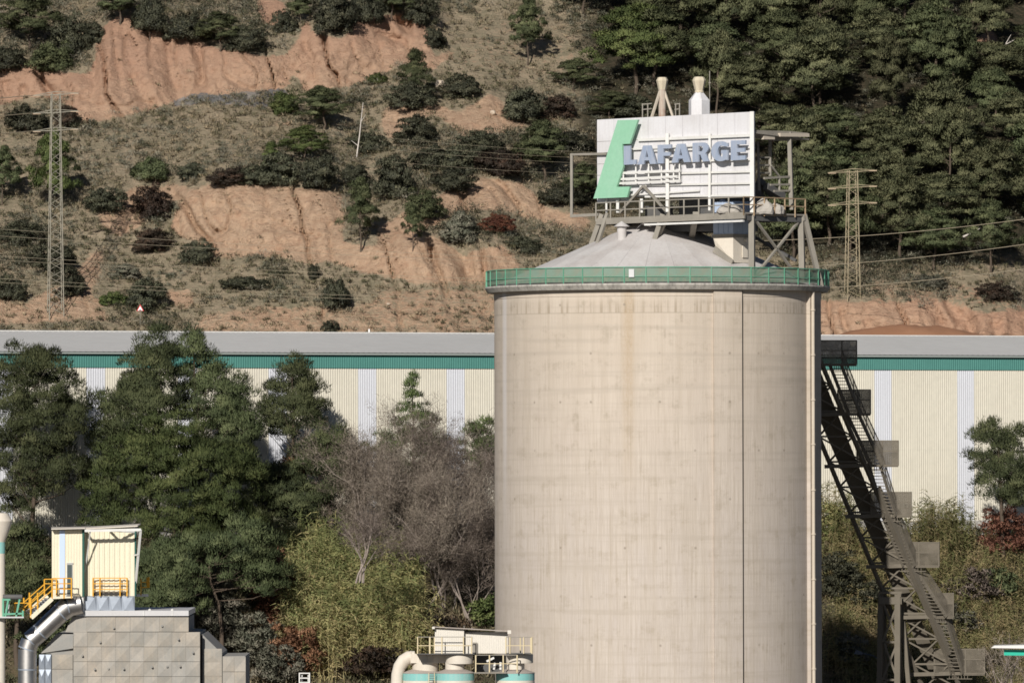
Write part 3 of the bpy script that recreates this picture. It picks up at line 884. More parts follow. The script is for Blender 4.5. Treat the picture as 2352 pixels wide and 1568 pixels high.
for k, (ya, yb, nm) in enumerate(((548, 494, 'upper'), (612, 551, 'middle'), (662, 608, 'lower'))):
    wire(P(1700, ya + 6, d2 - 6), P(2420, yb, d2 - 25), 0.5, 0.03, '%s of three cables rising past the short pylon to the picture edge' % nm, 20)
for k, (ya, yb) in enumerate(((318, 352), (332, 366), (344, 378), (372, 402))):
    wire(P(900, ya, 725), P(1420, yb, 728), 0.2, 0.009, '%s highest of the faint cables crossing the thicket towards the billboard' % ORDW[k], 16)

# warning sign and marker post on the track
plain('sign_white', (0.8, 0.8, 0.8), 0.5); plain('sign_red', (0.55, 0.03, 0.03), 0.5); plain('sign_black', (0.02, 0.02, 0.02), 0.5)
ds = hit(322, 740).y - 0.5; m = ds / F
t = thing('warning_sign', 'small red and white triangular warning sign on a grey post', 'road sign', P(322, 742, ds))
mb = MB(); mb.tube([P(322, 745, ds), P(322, 702, ds)], 0.045, 6); part('post', mb, 'galvanised_lattice', t)
def tri(cx, cy, r, d): return [P(cx - r, cy + r * 0.7, d), P(cx + r, cy + r * 0.7, d), P(cx, cy - r * 1.1, d)]
mb = MB(); mb.prism(tri(322, 708, 8.5, ds - .06), (0, 0.02, 0)); pl = part('sign_plate', mb, 'sign_red', t)
mb = MB(); mb.prism(tri(322, 709, 6.0, ds - .075), (0, 0.01, 0)); part('sign_face', mb, 'sign_white', pl)
mb = MB(); mb.box(P(322, 712, ds - .085), 0.24, 0.01, 0.07); part('symbol', mb, 'sign_black', pl)
ds = hit(848, 768).y - 0.4
mb = MB(); mb.bar(P(848, 772, ds), P(848, 757, ds), 0.16, 0.1); mb.bar(P(848, 757, ds), P(848, 755.5, ds), 0.12, 0.08)
solid('marker_post', mb, 'sign_white', 'short white marker post at the track edge behind the shed roof', 'post', P(848, 772, ds))
# ------------------------------------------------------------------ long shed
weathered('cream_sheet', (0.66, 0.62, 0.52), (0.54, 0.50, 0.41), 0.6, 0.15, 0.5, 0.5, bump=0.0)
weathered('clear_sheet', (0.63, 0.64, 0.68), (0.53, 0.54, 0.57), 0.5, 0.4, 0.6, 0.4, bump=0.0)
weathered('teal_sheet', (0.075, 0.225, 0.195), (0.10, 0.26, 0.23), 0.5, 0.15, 0.5, 0.5, bump=0.0)
weathered('roof_sheet', (0.57, 0.56, 0.54), (0.50, 0.49, 0.47), 0.6, 0.06, 0.0, 0.6, bump=0.0)
weathered('plinth_concrete', (0.46, 0.44, 0.41), (0.3, 0.28, 0.25), 0.5, 0.4, 0.5, 0.9)
wz = lambda y, x: (P(x, y, 0.0 + wall_y(P(x, y, 615).x))).z
Z_TOP = (wz(842, 300) + wz(851, 2217)) / 2
Z_BOT = (wz(1213, 150) + wz(1190, 2250)) / 2
Z_EAVE = (wz(807, 150) + wz(821, 2300)) / 2
t = thing('long_shed', 'long cream and teal corrugated shed with low grey roof behind the silo', 'building', (WA.x, WA.y, Z_BOT - 1.3))
rz_w = math.atan2(WDIR.y, WDIR.x)
def ws(s, z, out=0.0): return Vector((WA.x + WDIR.x * s + WN.x * out, WA.y + WDIR.y * s + WN.y * out, z))
def corrug(width, h, depth=0.032, per=0.22):
    mb = MB(); n = max(int(round(width / per)), 1); p = width / n; xs = []
    for i in range(n):
        xs += [(i * p, 0), (i * p + p * 0.32, 0), (i * p + p * 0.5, -depth), (i * p + p * 0.82, -depth)]
    xs.append((width, 0))
    vs = [(x, y, 0) for x, y in xs] + [(x, y, h) for x, y in xs]
    k = len(xs)
    mb.add(vs, [(i, i + 1, k + i + 1, k + i) for i in range(k - 1)])
    me = bpy.data.meshes.new('corrugated'); me.from_pydata(mb.v, [], mb.f); return me
s_first, s_last = wall_s(198.3), wall_s(2198.5)
PITCHW = (s_last - s_first) / 10; SW = wall_s(866.6) - wall_s(824.7)
Z_MID = wz(1033, 2100)
me_wall = corrug(PITCHW - SW, Z_MID + .15 - Z_BOT); me_wall_up = corrug(PITCHW - SW, Z_TOP - Z_MID); me_strip = corrug(SW, Z_TOP - Z_BOT); me_fascia = corrug(PITCHW, Z_EAVE - Z_TOP, 0.035)
i0, i1 = -2, 12
for i in range(i0, i1 + 1):
    s = s_first + i * PITCHW
    put('translucent_strip', me_strip, 'clear_sheet', t, ws(s, Z_BOT), rz_w)
    put('wall_sheet', me_wall, 'cream_sheet', t, ws(s + SW, Z_BOT), rz_w)
    put('wall_sheet', me_wall_up, 'cream_sheet', t, ws(s + SW, Z_MID, 0.012), rz_w)
    put('fascia_sheet', me_fascia, 'teal_sheet', t, ws(s, Z_TOP, 0.10), rz_w)
sA, sB = s_first + i0 * PITCHW, s_first + (i1 + 1) * PITCHW
Z_RIDGE = Z_EAVE + 2.05; HALF = 18.0
mb = MB(); mb.hexa([ws(sA, Z_BOT - 1.4, -0.12), ws(sB, Z_BOT - 1.4, -0.12), ws(sB, Z_BOT - 1.4, 0.10), ws(sA, Z_BOT - 1.4, 0.10)], [ws(sA, Z_BOT, -0.12), ws(sB, Z_BOT, -0.12), ws(sB, Z_BOT, 0.10), ws(sA, Z_BOT, 0.10)])
part('plinth', mb, 'plinth_concrete', t)
mb = MB(); mb.hexa([ws(sA, Z_BOT, -36), ws(sB, Z_BOT, -36), ws(sB, Z_BOT, -0.4), ws(sA, Z_BOT, -0.4)], [ws(sA, Z_EAVE - .1, -36), ws(sB, Z_EAVE - .1, -36), ws(sB, Z_EAVE - .1, -0.4), ws(sA, Z_EAVE - .1, -0.4)])
part('inner_body', mb, 'cream_sheet', t)
# roof: sheets from eave to ridge, one per bay, slightly lapped, with small corrugated edge
def roof_sheet(width, per=0.5):
    n = int(width / per); p = width / n; xs = []
    for i in range(n): xs += [(i * p, 0.0), (i * p + p * .5, 0.0), (i * p + p * .6, 0.012), (i * p + p * .9, 0.012)]
    xs.append((width, 0))
    k = len(xs); vs = [(x, -0.3, z) for x, z in xs] + [(x, HALF, z + Z_RIDGE - Z_EAVE) for x, z in xs]
    me = bpy.data.meshes.new('roof_sheet'); me.from_pydata(vs, [], [(i, i + 1, k + i + 1, k + i) for i in range(k - 1)]); return me
me_roof = roof_sheet(PITCHW)
for i in range(i0, i1 + 1):
    rs = put('roof_sheet', me_roof, 'roof_sheet', t, ws(s_first + i * PITCHW, Z_EAVE + 0.10), rz_w)
mb = MB(); mb.hexa([ws(sA, Z_EAVE - .1, -36), ws(sB, Z_EAVE - .1, -36), ws(sB, Z_RIDGE - .1, -18), ws(sA, Z_RIDGE - .1, -18)], [ws(sA, Z_EAVE + .05, -36), ws(sB, Z_EAVE + .05, -36), ws(sB, Z_RIDGE + .08, -18), ws(sA, Z_RIDGE + .08, -18)])
part('rear_roof', mb, 'roof_sheet', t)
mb = MB(); mb.bar(ws(sA, Z_RIDGE + .14, -18), ws(sB, Z_RIDGE + .14, -18), 0.5, 0.1); part('ridge_cap', mb, 'roof_sheet', t)
plain('gutter_grey', (0.30, 0.33, 0.31), 0.6)
mb = MB(); mb.bar(ws(sA, Z_EAVE - .02, 0.34), ws(sB, Z_EAVE - .02, 0.34), 0.16, 0.14); part('gutter', mb, 'gutter_grey', t)

# ------------------------------------------------------------------ concrete silo
SC = P(1511, 1030, 533.3); SC.z = 0.0
SR = 12.5
def silo_material():
    t = NT('silo_concrete'); o = t.tc.outputs['Object']
    sx = t.node('ShaderNodeSeparateXYZ'); t.l.new(o, sx.inputs[0])
    ang = t.math('ARCTAN2', sx.outputs[0], t.math('MULTIPLY', sx.outputs[1], -1.0))
    u = t.math('MULTIPLY', ang, SR)
    cb = t.node('ShaderNodeCombineXYZ'); t.l.new(u, cb.inputs[0]); t.l.new(sx.outputs[2], cb.inputs[1])
    uv = cb.outputs[0]
    big = t.noise(uv, 0.09, 4); mid = t.noise(t.scaled(uv, (1.0, 0.5, 1)), 0.5, 5)
    vert = t.noise(t.scaled(uv, (5.5, 0.10, 1)), 1.0, 4, 0.65); vert2 = t.noise(t.scaled(uv, (1.6, 0.05, 1)), 1.0, 3)
    hor = t.noise(t.scaled(uv, (0.06, 1.6, 1)), 1.0, 3, 0.6); grain = t.noise(t.scaled(uv, (9, 2.5, 1)), 1.0, 4, 0.7)
    z = sx.outputs[2]
    fine = t.noise(t.scaled(uv, (13.0, 0.45, 1)), 1.0, 3, 0.7)
    warm = t.ramp(z, 14, 31)
    c = t.mix(warm, (0.50, 0.442, 0.395), (0.535, 0.455, 0.372))
    c = t.mix(t.ramp(big, 0.35, 0.65, 0, 0.5), c, (0.45, 0.39, 0.325))
    c = t.mix(t.ramp(mid, 0.42, 0.70, 0, 0.35), c, (0.60, 0.53, 0.45))
    c = t.mix(t.ramp(vert2, 0.48, 0.72, 0, 0.38), c, (0.41, 0.345, 0.27))
    low = t.ramp(z, 31, 20, 0.35, 1.0)
    c = t.mix(t.math('MULTIPLY', t.math('MULTIPLY', t.ramp(vert, 0.48, 0.66, 0, 0.62), t.ramp(mid, 0.35, 0.6, 0.25, 1)), low), c, (0.37, 0.31, 0.245))
    c = t.mix(t.math('MULTIPLY', t.ramp(fine, 0.52, 0.68, 0, 0.40), low), c, (0.36, 0.30, 0.24))
    c = t.mix(t.math('MULTIPLY', t.ramp(fine, 0.46, 0.30, 0, 0.35), low), c, (0.64, 0.575, 0.50))
    c = t.mix(t.ramp(hor, 0.50, 0.68, 0, 0.5), c, (0.41, 0.355, 0.295))
    patch = t.math('MULTIPLY', t.ramp(t.noise(t.scaled(uv, (0.55, 0.8, 1)), 1.0, 6, 0.7), 0.53, 0.64, 0, 0.7), t.ramp(vert, .35, .6))
    c = t.mix(patch, c, (0.37, 0.315, 0.25))
    # lift joint with short dark runs above it
    zj = 32.15
    runs = t.math('MULTIPLY', t.ramp(t.noise(t.scaled(uv, (3.2, 0.12, 1)), 1.0, 3), 0.50, 0.62), t.math('MULTIPLY', t.ramp(z, zj - .02, zj), t.ramp(z, zj + .35, zj + 1.5, 1, 0)))
    c = t.mix(t.math('MULTIPLY', runs, 0.65), c, (0.30, 0.245, 0.18))
    line = t.ramp(t.math('ABSOLUTE', t.math('SUBTRACT', z, zj)), 0.02, 0.06, 0.55, 0)
    c = t.mix(line, c, (0.34, 0.29, 0.23))
    c = t.mix(t.ramp(t.math('ABSOLUTE', t.math('SUBTRACT', z, 33.35)), 0.03, 0.4, 0.25, 0), c, (0.66, 0.58, 0.49))
    def band(u0, w): return t.ramp(t.math('ABSOLUTE', t.math('SUBTRACT', t.math('ADD', u, t.math('MULTIPLY', t.math('SUBTRACT', vert2, 0.5), 0.5)), u0)), w * 0.35, w, 1, 0)
    rust = t.math('MULTIPLY', band(-2.45, 0.62), t.math('MULTIPLY', t.ramp(z, 18, 30), t.ramp(grain, 0.3, 0.6, 0.4, 1)))
    c = t.mix(t.math('MULTIPLY', rust, 0.55), c, (0.38, 0.275, 0.165))
    lime = t.math('MULTIPLY', band(-15.2, 0.55), t.ramp(z, 14, 26))
    c = t.mix(t.math('MULTIPLY', lime, 0.6), c, (0.64, 0.61, 0.60))
    drip = t.math('MULTIPLY', t.ramp(t.noise(t.scaled(uv, (2.6, 0.0, 1)), 1.0, 2), 0.70, 0.78), t.ramp(z, 32.6, 33.9))
    c = t.mix(drip, c, (0.78, 0.75, 0.72))
    # tie holes on a wide grid
    gu = t.math('SUBTRACT', t.math('PINGPONG', t.math('ADD', u, 40.0), 1.33), 0.0); gz = t.math('PINGPONG', z, 1.82)
    dist = t.math('POWER', t.math('ADD', t.math('POWER', gu, 2.0), t.math('POWER', gz, 2.0)), 0.5)
    c = t.mix(t.math('MULTIPLY', t.ramp(dist, 0.05, 0.13, 0.7, 0.0), t.ramp(mid, .42, .58)), c, (0.25, 0.21, 0.17))
    t.col(c).surf(0.92, 0, 0.15)
    t.bump(t.math('ADD', vert, t.math('MULTIPLY', grain, 0.6)), 0.25, 0.05)
silo_material()
weathered('cornice_concrete', (0.50, 0.47, 0.42), (0.10, 0.095, 0.09), 1.0, 1.3, 0.6, 0.9, bump=0.4)
weathered('roof_coating', (0.56, 0.535, 0.52), (0.36, 0.31, 0.285), 0.9, 0.35, 0.3, 0.8, bump=0.25)
weathered('green_paint', (0.13, 0.38, 0.25), (0.12, 0.28, 0.2), 0.4, 1.0, 0.3, 0.5)
netting('green_netting', (0.115, 0.235, 0.165), 0.82, (0.20, 0.23, 0.17))
weathered('pipe_concrete', (0.56, 0.49, 0.40), (0.4, 0.34, 0.27), 0.5, 0.8, 0.5, 0.8)
weathered('cable_white', (0.62, 0.62, 0.62), (0.4, 0.4, 0.4), 0.4, 1.0, 0.5, 0.6)

Z_CB = P(1511, 664.5, SC.y - SR).z      # underside of the cornice
Z_CT = P(1511, 650, SC.y - 13.15).z
Z_RT = P(1511, 613, SC.y - 13.1).z
silo = thing('cement_silo', 'huge round concrete cement silo with a conical roof and green railed rim', 'silo', SC)
mb = MB(); mb.lathe(SC, [(SR, -0.3), (SR, Z_CB - 0.5), (SR + 0.04, Z_CB - 0.48), (SR + 0.04, Z_CB + 0.1)], 160); part('shaft', mb, 'silo_concrete', silo, 40)
def ring(prof, n=160): m_ = MB(); m_.lathe(SC, prof, n); return m_
cr = part('cornice', ring([(SR - .1, Z_CB), (SR + .50, Z_CB), (SR + .72, Z_CT - .12), (SR + .70, Z_CT), (SR - 1.5, Z_CT + .02)]), 'cornice_concrete', silo, 25)
def pilaster(x0, x1, thick, mat='silo_concrete', sm=12):
    a0 = math.asin((x0 - 1511) / 375.0); a1 = math.asin((x1 - 1511) / 375.0)
    m_ = MB(); n = 6; vs = []
    for i in range(n + 1):
        a = a0 + (a1 - a0) * i / n
        for r in (SR - .05, SR + thick):
            for z in (-0.2, Z_CB - 0.02): vs.append((SC.x + r * math.sin(a), SC.y - r * math.cos(a), z))
    fs = []
    for i in range(n):
        b = i * 4; c = b + 4
        fs += [(b + 2, c + 2, c + 3, b + 3), (b + 1, b + 3, c + 3, c + 1)]
    fs += [(0, 2, 3, 1), (n * 4, n * 4 + 1, n * 4 + 3, n * 4 + 2)]
    m_.add(vs, fs); return m_
part('pilaster', pilaster(1628, 1691, 0.22), 'silo_concrete', silo, sm := 12)
part('pilaster', pilaster(1846, 1873, 0.30), 'silo_concrete', silo, 12)
def on_silo(x, y, out=0.0):
    a = math.asin((x - 1511) / 375.0); r = SR + out
    q = Vector((SC.x + r * math.sin(a), SC.y - r * math.cos(a), 0)); q.z = P(x, y, q.y).z; return q
plain('seam_dark', (0.05, 0.045, 0.04), 0.9)
a = math.asin((1693.5 - 1511) / 375)
mb = MB(); pA = on_silo(1693.2, 668, 0.04); pB = Vector((pA.x, pA.y, 0)); mb.bar(pB, pA, 0.15, 0.12); part('joint_strip', mb, 'seam_dark', silo)
pp = on_silo(1849.5, 680, 0.42)
mb = MB(); mb.tube([(pp.x, pp.y, 0), (pp.x, pp.y, Z_CB - .05)], 0.13, 10); dp = part('drain_pipe', mb, 'pipe_concrete', silo, 60)
for y in (712, 815, 918, 1020, 1125, 1226, 1330, 1432, 1535):
    z = P(1849, y, pp.y).z; m_ = MB(); m_.lathe((pp.x, pp.y, z), [(0.12, -0.05), (0.19, -0.05), (0.19, 0.05), (0.12, 0.05)], 10)
    m_.bar((pp.x - 0.18, pp.y + 0.05, z), (pp.x - .30, pp.y + 0.35, z - .1), 0.06); part('pipe_clamp', m_, 'pipe_concrete', dp)
pq = on_silo(1876, 680, 0.10)
mb = MB(); zz = np.linspace(0, Z_CB, 30); mb.tube([(pq.x + 0.05 * math.sin(z * 1.1), pq.y, z) for z in zz], 0.05, 6); part('lightning_cable', mb, 'cable_white', silo, 60)
# conical roof of wedge panels
def cone_z(r): return Z_CT + 0.15 + (12.4 - r) * 0.437
part('roof_base', ring([(12.6, Z_CT - .1), (12.4, cone_z(12.4) - .06), (1.6, cone_z(1.6) - .06), (0.02, cone_z(1.6) + .1)], 96), 'roof_coating', silo, 20)
NW = 28
def wedge(r0, r1):
    m_ = MB(); h = math.pi / NW - 0.0008; vs = []
    k = 4
    for i in range(k + 1):
        a_ = -h + 2 * h * i / k
        for r in (r0, r1):
            sag = -0.05 * math.cos(a_ / h * math.pi / 2) * (r / 12)
            for dz in (-0.05, 0.03): vs.append((r * math.sin(a_), -r * math.cos(a_), cone_z(r) + dz + sag))
    fs = []
    for i in range(k):
        b = i * 4; c = b + 4
        fs += [(b + 1, c + 1, c + 3, b + 3), (b, b + 1, c + 1, c)]
    fs += [(0, 1, 3, 2), (k * 4, k * 4 + 2, k * 4 + 3, k * 4 + 1)]
    m_.add(vs, fs); return mesh_of('roof_panel', m_)
for r0, r1 in ((12.45, 7.05), (7.03, 1.6)):
    me = wedge(r0, r1)
    for i in range(NW): put('roof_panel', me, 'roof_coating', silo, (SC.x, SC.y, 0), 2 * math.pi * i / NW)
vb = P(1428, 548, SC.y - 3.5); vt = P(1428, 521, SC.y - 3.5)
mb = MB(); mb.tube([vb - Vector((0, 0, .5)), vt], 0.36, 12); mb.lathe(vt, [(0.36, 0), (0.62, 0.02), (0.05, 0.42)], 12); mb.box(vt + Vector((0, 0, .02)), .2, .2, .1); part('roof_vent', mb, 'roof_coating', silo, 40)
# torn roofing near the top
mb = MB(); q = P(1490, 525, SC.y - 3); mb.add([q + Vector(v) for v in ((-1.0, -.3, -.1), (-.3, -.8, .55), (.2, -.6, .1), (.9, -.5, .4), (.3, .4, .5), (-.6, .3, .35), (1.3, .1, .1))], [(0, 1, 5), (1, 2, 5), (2, 3, 4), (2, 4, 5), (3, 6, 4)])
part('torn_membrane', mb, 'roof_coating', silo)
# railing with green netting
NP_ = 50; RR = 13.08
me_post = mesh_of('railing_post', MB().bar((0, 0, -0.05), (0, 0, Z_RT - Z_CT), 0.055))
hw = math.pi / NP_
pm = MB(); pm.quad(*[(RR * math.sin(s * hw), -RR * math.cos(s * hw), z) for s, z in ((-1, 0.12), (1, 0.12), (1, Z_RT - Z_CT - .02), (-1, Z_RT - Z_CT - .02))])
me_net = bpy.data.meshes.new('netting_panel'); me_net.from_pydata(pm.v, [], pm.f)
for i in range(NP_):
    a = 2 * math.pi * (i + 0.32) / NP_
    put('railing_post', me_post, 'green_paint', silo, (SC.x + (RR + .05) * math.sin(a), SC.y - (RR + .05) * math.cos(a), Z_CT), a)
    put('netting_panel', me_net, 'green_netting', silo, (SC.x, SC.y, Z_CT), a + hw)
for zr in (Z_RT, Z_CT + 0.42 * (Z_RT - Z_CT)):
    rr_ = 0.035 if zr == Z_RT else 0.025
    mb = MB(); n = 100; mb.tube([(SC.x + (RR + .05) * math.sin(2 * math.pi * i / n), SC.y - (RR + .05) * math.cos(2 * math.pi * i / n), zr) for i in range(n + 1)], rr_, 5, False); part('railing_rail', mb, 'green_paint', silo)
q = Vector((SC.x + RR * math.sin(-.17), SC.y - (RR + .1) * math.cos(-.17), Z_CT + .75)); mb = MB(); mb.box(q, 0.4, 0.03, 0.6, -.17); part('rail_plate', mb, 'cable_white', silo)

# ------------------------------------------------------------------ sign tower on the roof
PHI = R(42)
TC = P(1729, 480, 524.0); TC.z = 0.0
TU = Vector((-math.cos(PHI), math.sin(PHI), 0)); TV = Vector((math.sin(PHI), math.cos(PHI), 0))
def T(a, b, z): return Vector((TC.x, TC.y, 0)) + TU * a + TV * b + Vector((0, 0, z))
def onb(x, y, b=0.0):
    """where the line of sight at (x, y) meets the upright plane of the billboard, moved back by b"""
    d = P(x, y, 524.0) - EYE; o_ = T(0, b, 0)
    n_ = TV; k = (o_ - EYE).dot(n_) / d.dot(n_)
    return EYE + d * k
def onr(x, y, a=0.0):
    """the same for the plane of the tower's other side, moved along the billboard by a"""
    d = P(x, y, 524.0) - EYE; o_ = T(a, 0, 0); k = (o_ - EYE).dot(TU) / d.dot(TU)
    return EYE + d * k
def ab(p): q = p - Vector((TC.x, TC.y, 0)); return q.dot(TU), q.dot(TV), p.z
K4 = crop(2240, 440, 3.409); K5 = crop(2700, 440, 3.409); K1 = crop(2200, 250, 1.5683); K6 = crop(2800, 780, 4.704)
weathered('white_panel', (0.68, 0.67, 0.685), (0.50, 0.475, 0.46), 0.8, 0.45, 0.4, 0.5, bump=0.05)
weathered('white_steel', (0.70, 0.69, 0.66), (0.5, 0.47, 0.42), 0.5, 0.8, 0.3, 0.5)
weathered('logo_green', (0.27, 0.53, 0.36), (0.36, 0.56, 0.43), 0.8, 0.3, 0.2, 0.5, bump=0.0)
weathered('letter_blue', (0.30, 0.355, 0.46), (0.46, 0.47, 0.51), 0.8, 0.9, 0.6, 0.35, bump=0.0)
weathered('dusty_steel', (0.25, 0.23, 0.195), (0.38, 0.345, 0.295), 0.6, 0.8, 0.3, 0.8)
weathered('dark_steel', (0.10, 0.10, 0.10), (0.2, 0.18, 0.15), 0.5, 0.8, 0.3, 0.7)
weathered('rusty_steel', (0.34, 0.25, 0.16), (0.27, 0.17, 0.1), 0.6, 1.0, 0.3, 0.8)
bb = thing('billboard', 'white panelled billboard with blue-grey capitals and a slanted green emblem on the silo roof', 'billboard', T(6, 0, P(1560, 470, 528).z))
# panels: columns between the ends, rows between the girts
TL, TR, BLc, BRc = onb(1371, 275), onb(1728, 256.5), onb(1373, 466), onb(1730, 462)
aL = ab(TL)[0]; aR = 0.0
def edge_z(a, f): # f 0 bottom .. 1 top
    k = (a - aR) / (aL - aR)
    zt = TR.z + (TL.z - TR.z) * k; zb = BRc.z + (BLc.z - BRc.z) * k
    return zb + (zt - zb) * f
rowsf = [0.0, 0.065, 0.20, 0.33, 0.465, 0.60, 0.735, 1.0]
NC = 9
for r in range(len(rowsf) - 1):
    for c in range(NC):
        a0 = aR + (aL - aR) * c / NC + 0.015; a1 = aR + (aL - aR) * (c + 1) / NC - 0.015
        if r == 0 and 4 <= c <= 6: continue
        if r == 0 and c < 4: continue
        mb = MB(); f0, f1 = rowsf[r] + .002, rowsf[r + 1] - .002
        mb.prism([T(a0, 0, edge_z(a0, f0)), T(a1, 0, edge_z(a1, f0)), T(a1, 0, edge_z(a1, f1)), T(a0, 0, edge_z(a0, f1))], TV * 0.06)
        part('panel', mb, 'white_panel', bb)
for f in rowsf[1:-1]:
    mb = MB(); w = 0.2 if f > 0.7 else 0.13
    mb.bar(T(aR + 0.1, -0.12, edge_z(aR, f)), T(aL * (0.68 if f < .73 else 0.72), -0.12, edge_z(aL * .7, f)), w, w * 1.1); part('girt', mb, 'white_steel', bb)
def pbar(pts, w, name, mat, par, b=-0.25, K=K4):
    mb = MB()
    for (p, q) in zip(pts[:-1], pts[1:]): mb.bar(onb(*K(*p), b), onb(*K(*q), b), w)
    return part(name, mb, mat, par)
pbar([(1465, 320), (1470, 1390)], 0.26, 'post', 'white_steel', bb, -0.3)
pbar([(475, 320), (472, 1370)], 0.18, 'post', 'white_steel', bb, -0.28, K5)
pbar([(1040, 0), (1060, 1360)], 0.28, 'post', 'white_steel', bb, -0.05, K5) if False else None
mb = MB(); mb.bar(T(0, -0.03, edge_z(0, 0) - 1.2), T(0, -0.03, edge_z(0, 1)), 0.32, 0.3); part('corner_post', mb, 'white_steel', bb)
for y0, y1, x1 in ((862, 830, 1640), (945, 905, 1610), (1000, 965, 1640)):
    pbar([(810, y0), (x1, y1)], 0.17, 'walkway_rail', 'white_steel', bb, -0.45)
for x in (865, 1035, 1210, 1385, 1550, 1630):
    pbar([(x, 735), (x, 975)], 0.10, 'walkway_stanchion', 'white_steel', bb, -0.42)
pbar([(1135, 1040), (820, 1400)], 0.17, 'brace', 'dusty_steel', bb, -0.4)
pbar([(1145, 1040), (1445, 1375)], 0.17, 'brace', 'dusty_steel', bb, -0.4)
mb = MB(); mb.prism([onb(*K4(*p), -.3) for p in ((1085, 1020), (1175, 1015), (1175, 1060), (1085, 1065))], TV * 0.05); part('gusset_plate', mb, 'white_steel', bb)
for x in (635, 790, 1115):
    pbar([(x, 1210), (x, 1400)], 0.22 if x > 700 else 0.14, 'post', 'white_steel', bb, -0.2)
for y0, y1 in ((530, 515), (1150, 1130)):
    pbar([(950, y0 + 10), (1900, y1 - 30)], 0.12, 'girt', 'white_steel', bb, -0.16)
# green emblem
outline = [(785, 140), (1062, 133), (950, 462), (848, 466), (862, 770), (770, 1048), (950, 1045), (912, 1190), (455, 1208)]
mb = MB(); poly = [onb(*K4(*p), -0.75) for p in outline]
n = len(poly); vs = poly + [p + TV * 0.2 for p in poly]
mb.add(vs, [tuple(range(n)), tuple(range(2 * n - 1, n - 1, -1))] + [(i, (i + 1) % n, n + (i + 1) % n, n + i) for i in range(n)])
em = part('emblem', mb, 'logo_green', bb); em['label'] = 'slanted pale green emblem shaped like a stretched letter'
for p in ((700, 500), (620, 900), (560, 1150), (850, 300), (900, 1120)):
    mb = MB(); mb.bar(onb(*K4(*p), -0.55), onb(*K4(*p), 0.0), 0.12); part('emblem_bracket', mb, 'dusty_steel', em)
# letters
def arc(cx, cy, rx, ry, a0, a1, n=10): return [(cx + rx * math.cos(R(a0 + (a1 - a0) * i / n)), cy + ry * math.sin(R(a0 + (a1 - a0) * i / n))) for i in range(n + 1)]
S = 0.36
GLY = {
    'L': [[(0, 0), (1, 0), (1, .24), (.52, .24), (.52, 1), (0, 1)]],
    'F': [[(0, 0), (.42, 0), (.42, .40), (.92, .40), (.92, .60), (.42, .60), (.42, .79), (1, .79), (1, 1), (0, 1)]],
    'E': [[(0, 0), (1, 0), (1, .22), (.42, .22), (.42, .40), (.95, .40), (.95, .61), (.42, .61), (.42, .79), (1, .79), (1, 1), (0, 1)]],
    'A': [[(0, 0), (.33, 0), (.375, .20), (.62, .20), (.67, 0), (1, 0), (.70, 1), (.30, 1)], [(.42, .38), (.58, .38), (.50, .76)]],
    'R': [[(0, 0), (.38, 0), (.38, .36), (.50, .36), (.64, 0), (1, 0), (.80, .42)] + arc(.60, .70, .38, .30, -40, 90, 9) + [(0, 1)], [(.38, .54), (.52, .54)] + arc(.52, .68, .13, .14, -70, 70, 5) + [(.52, .82), (.38, .82)]],
    'G': [[(.97, .92)] + arc(.55, .5, .54, .51, 50, 300, 20) + [(.97, .04), (.97, .56), (.58, .56), (.58, .38), (.66, .38), (.66, .22)] + arc(.60, .5, .22, .285, 270, 90, 10)[1:] + [(.97, .72)]],
}
def letter(ch, q):
    """q: picture corners of the letter: bottom left, bottom right, top right, top left"""
    cs = [onb(x, y, -0.78) for x, y in q]
    def mp(u, v): return (cs[0] * (1 - u) + cs[1] * u) * (1 - v) + (cs[3] * (1 - u) + cs[2] * u) * v
    bm = bmesh.new(); es = []
    for loop in GLY[ch]:
        vs = [bm.verts.new(mp(u, v)) for u, v in loop]
        es += [bm.edges.new((vs[i], vs[(i + 1) % len(vs)])) for i in range(len(vs))]
    bmesh.ops.triangle_fill(bm, use_beauty=True, use_dissolve=False, edges=es)
    r = bmesh.ops.extrude_face_region(bm, geom=bm.faces[:])
    for v in [g_ for g_ in r['geom'] if isinstance(g_, bmesh.types.BMVert)]: v.co += TV * 0.16
    bmesh.ops.recalc_face_normals(bm, faces=bm.faces)
    me = bpy.data.meshes.new('letter'); bm.to_mesh(me); bm.free()
    base = ORG[bb.name]; me.transform(Matrix.Translation(-base))
    o_ = link('letter', me, 'letter_blue', bb); ORG[o_.name] = base
    for (u, v) in ((.2, .1), (.2, .9)):
        mb = MB(); p_ = mp(u, v); mb.bar(p_ + TV * .16, p_ + TV * .78, 0.07); part('letter_bracket', mb, 'dusty_steel', o_)
def lq(K, x0, x1, b0, b1, t1, t0):
    g_ = (x1 - x0) * .035; x0, x1 = x0 + g_, x1 - g_
    return [K(x0, b0), K(x1, b1), K(x1, t1), K(x0, t0)]
letter('L', lq(K4, 862, 1045, 750, 738, 484, 492))
letter('A', lq(K4, 1048, 1318, 745, 735, 480, 490))
letter('F', lq(K4, 1322, 1522, 732, 726, 470, 478))
letter('A', lq(K4, 1508, 1782, 722, 710, 458, 466))
letter('R', lq(K5, 230, 465, 712, 700, 440, 450))
letter('G', lq(K5, 482, 735, 702, 694, 428, 432))
letter('E', lq(K5, 752, 966, 690, 678, 412, 418))
# outrigger frame beside the board
pbar([(150, 607), (640, 598)], 0.17, 'outrigger_arm', 'dusty_steel', bb, -0.2)
pbar([(160, 600), (160, 1450)], 0.20, 'outrigger_post', 'dusty_steel', bb, -0.2)
pbar([(150, 1446), (530, 1425)], 0.22, 'outrigger_arm', 'dusty_steel', bb, -0.2)

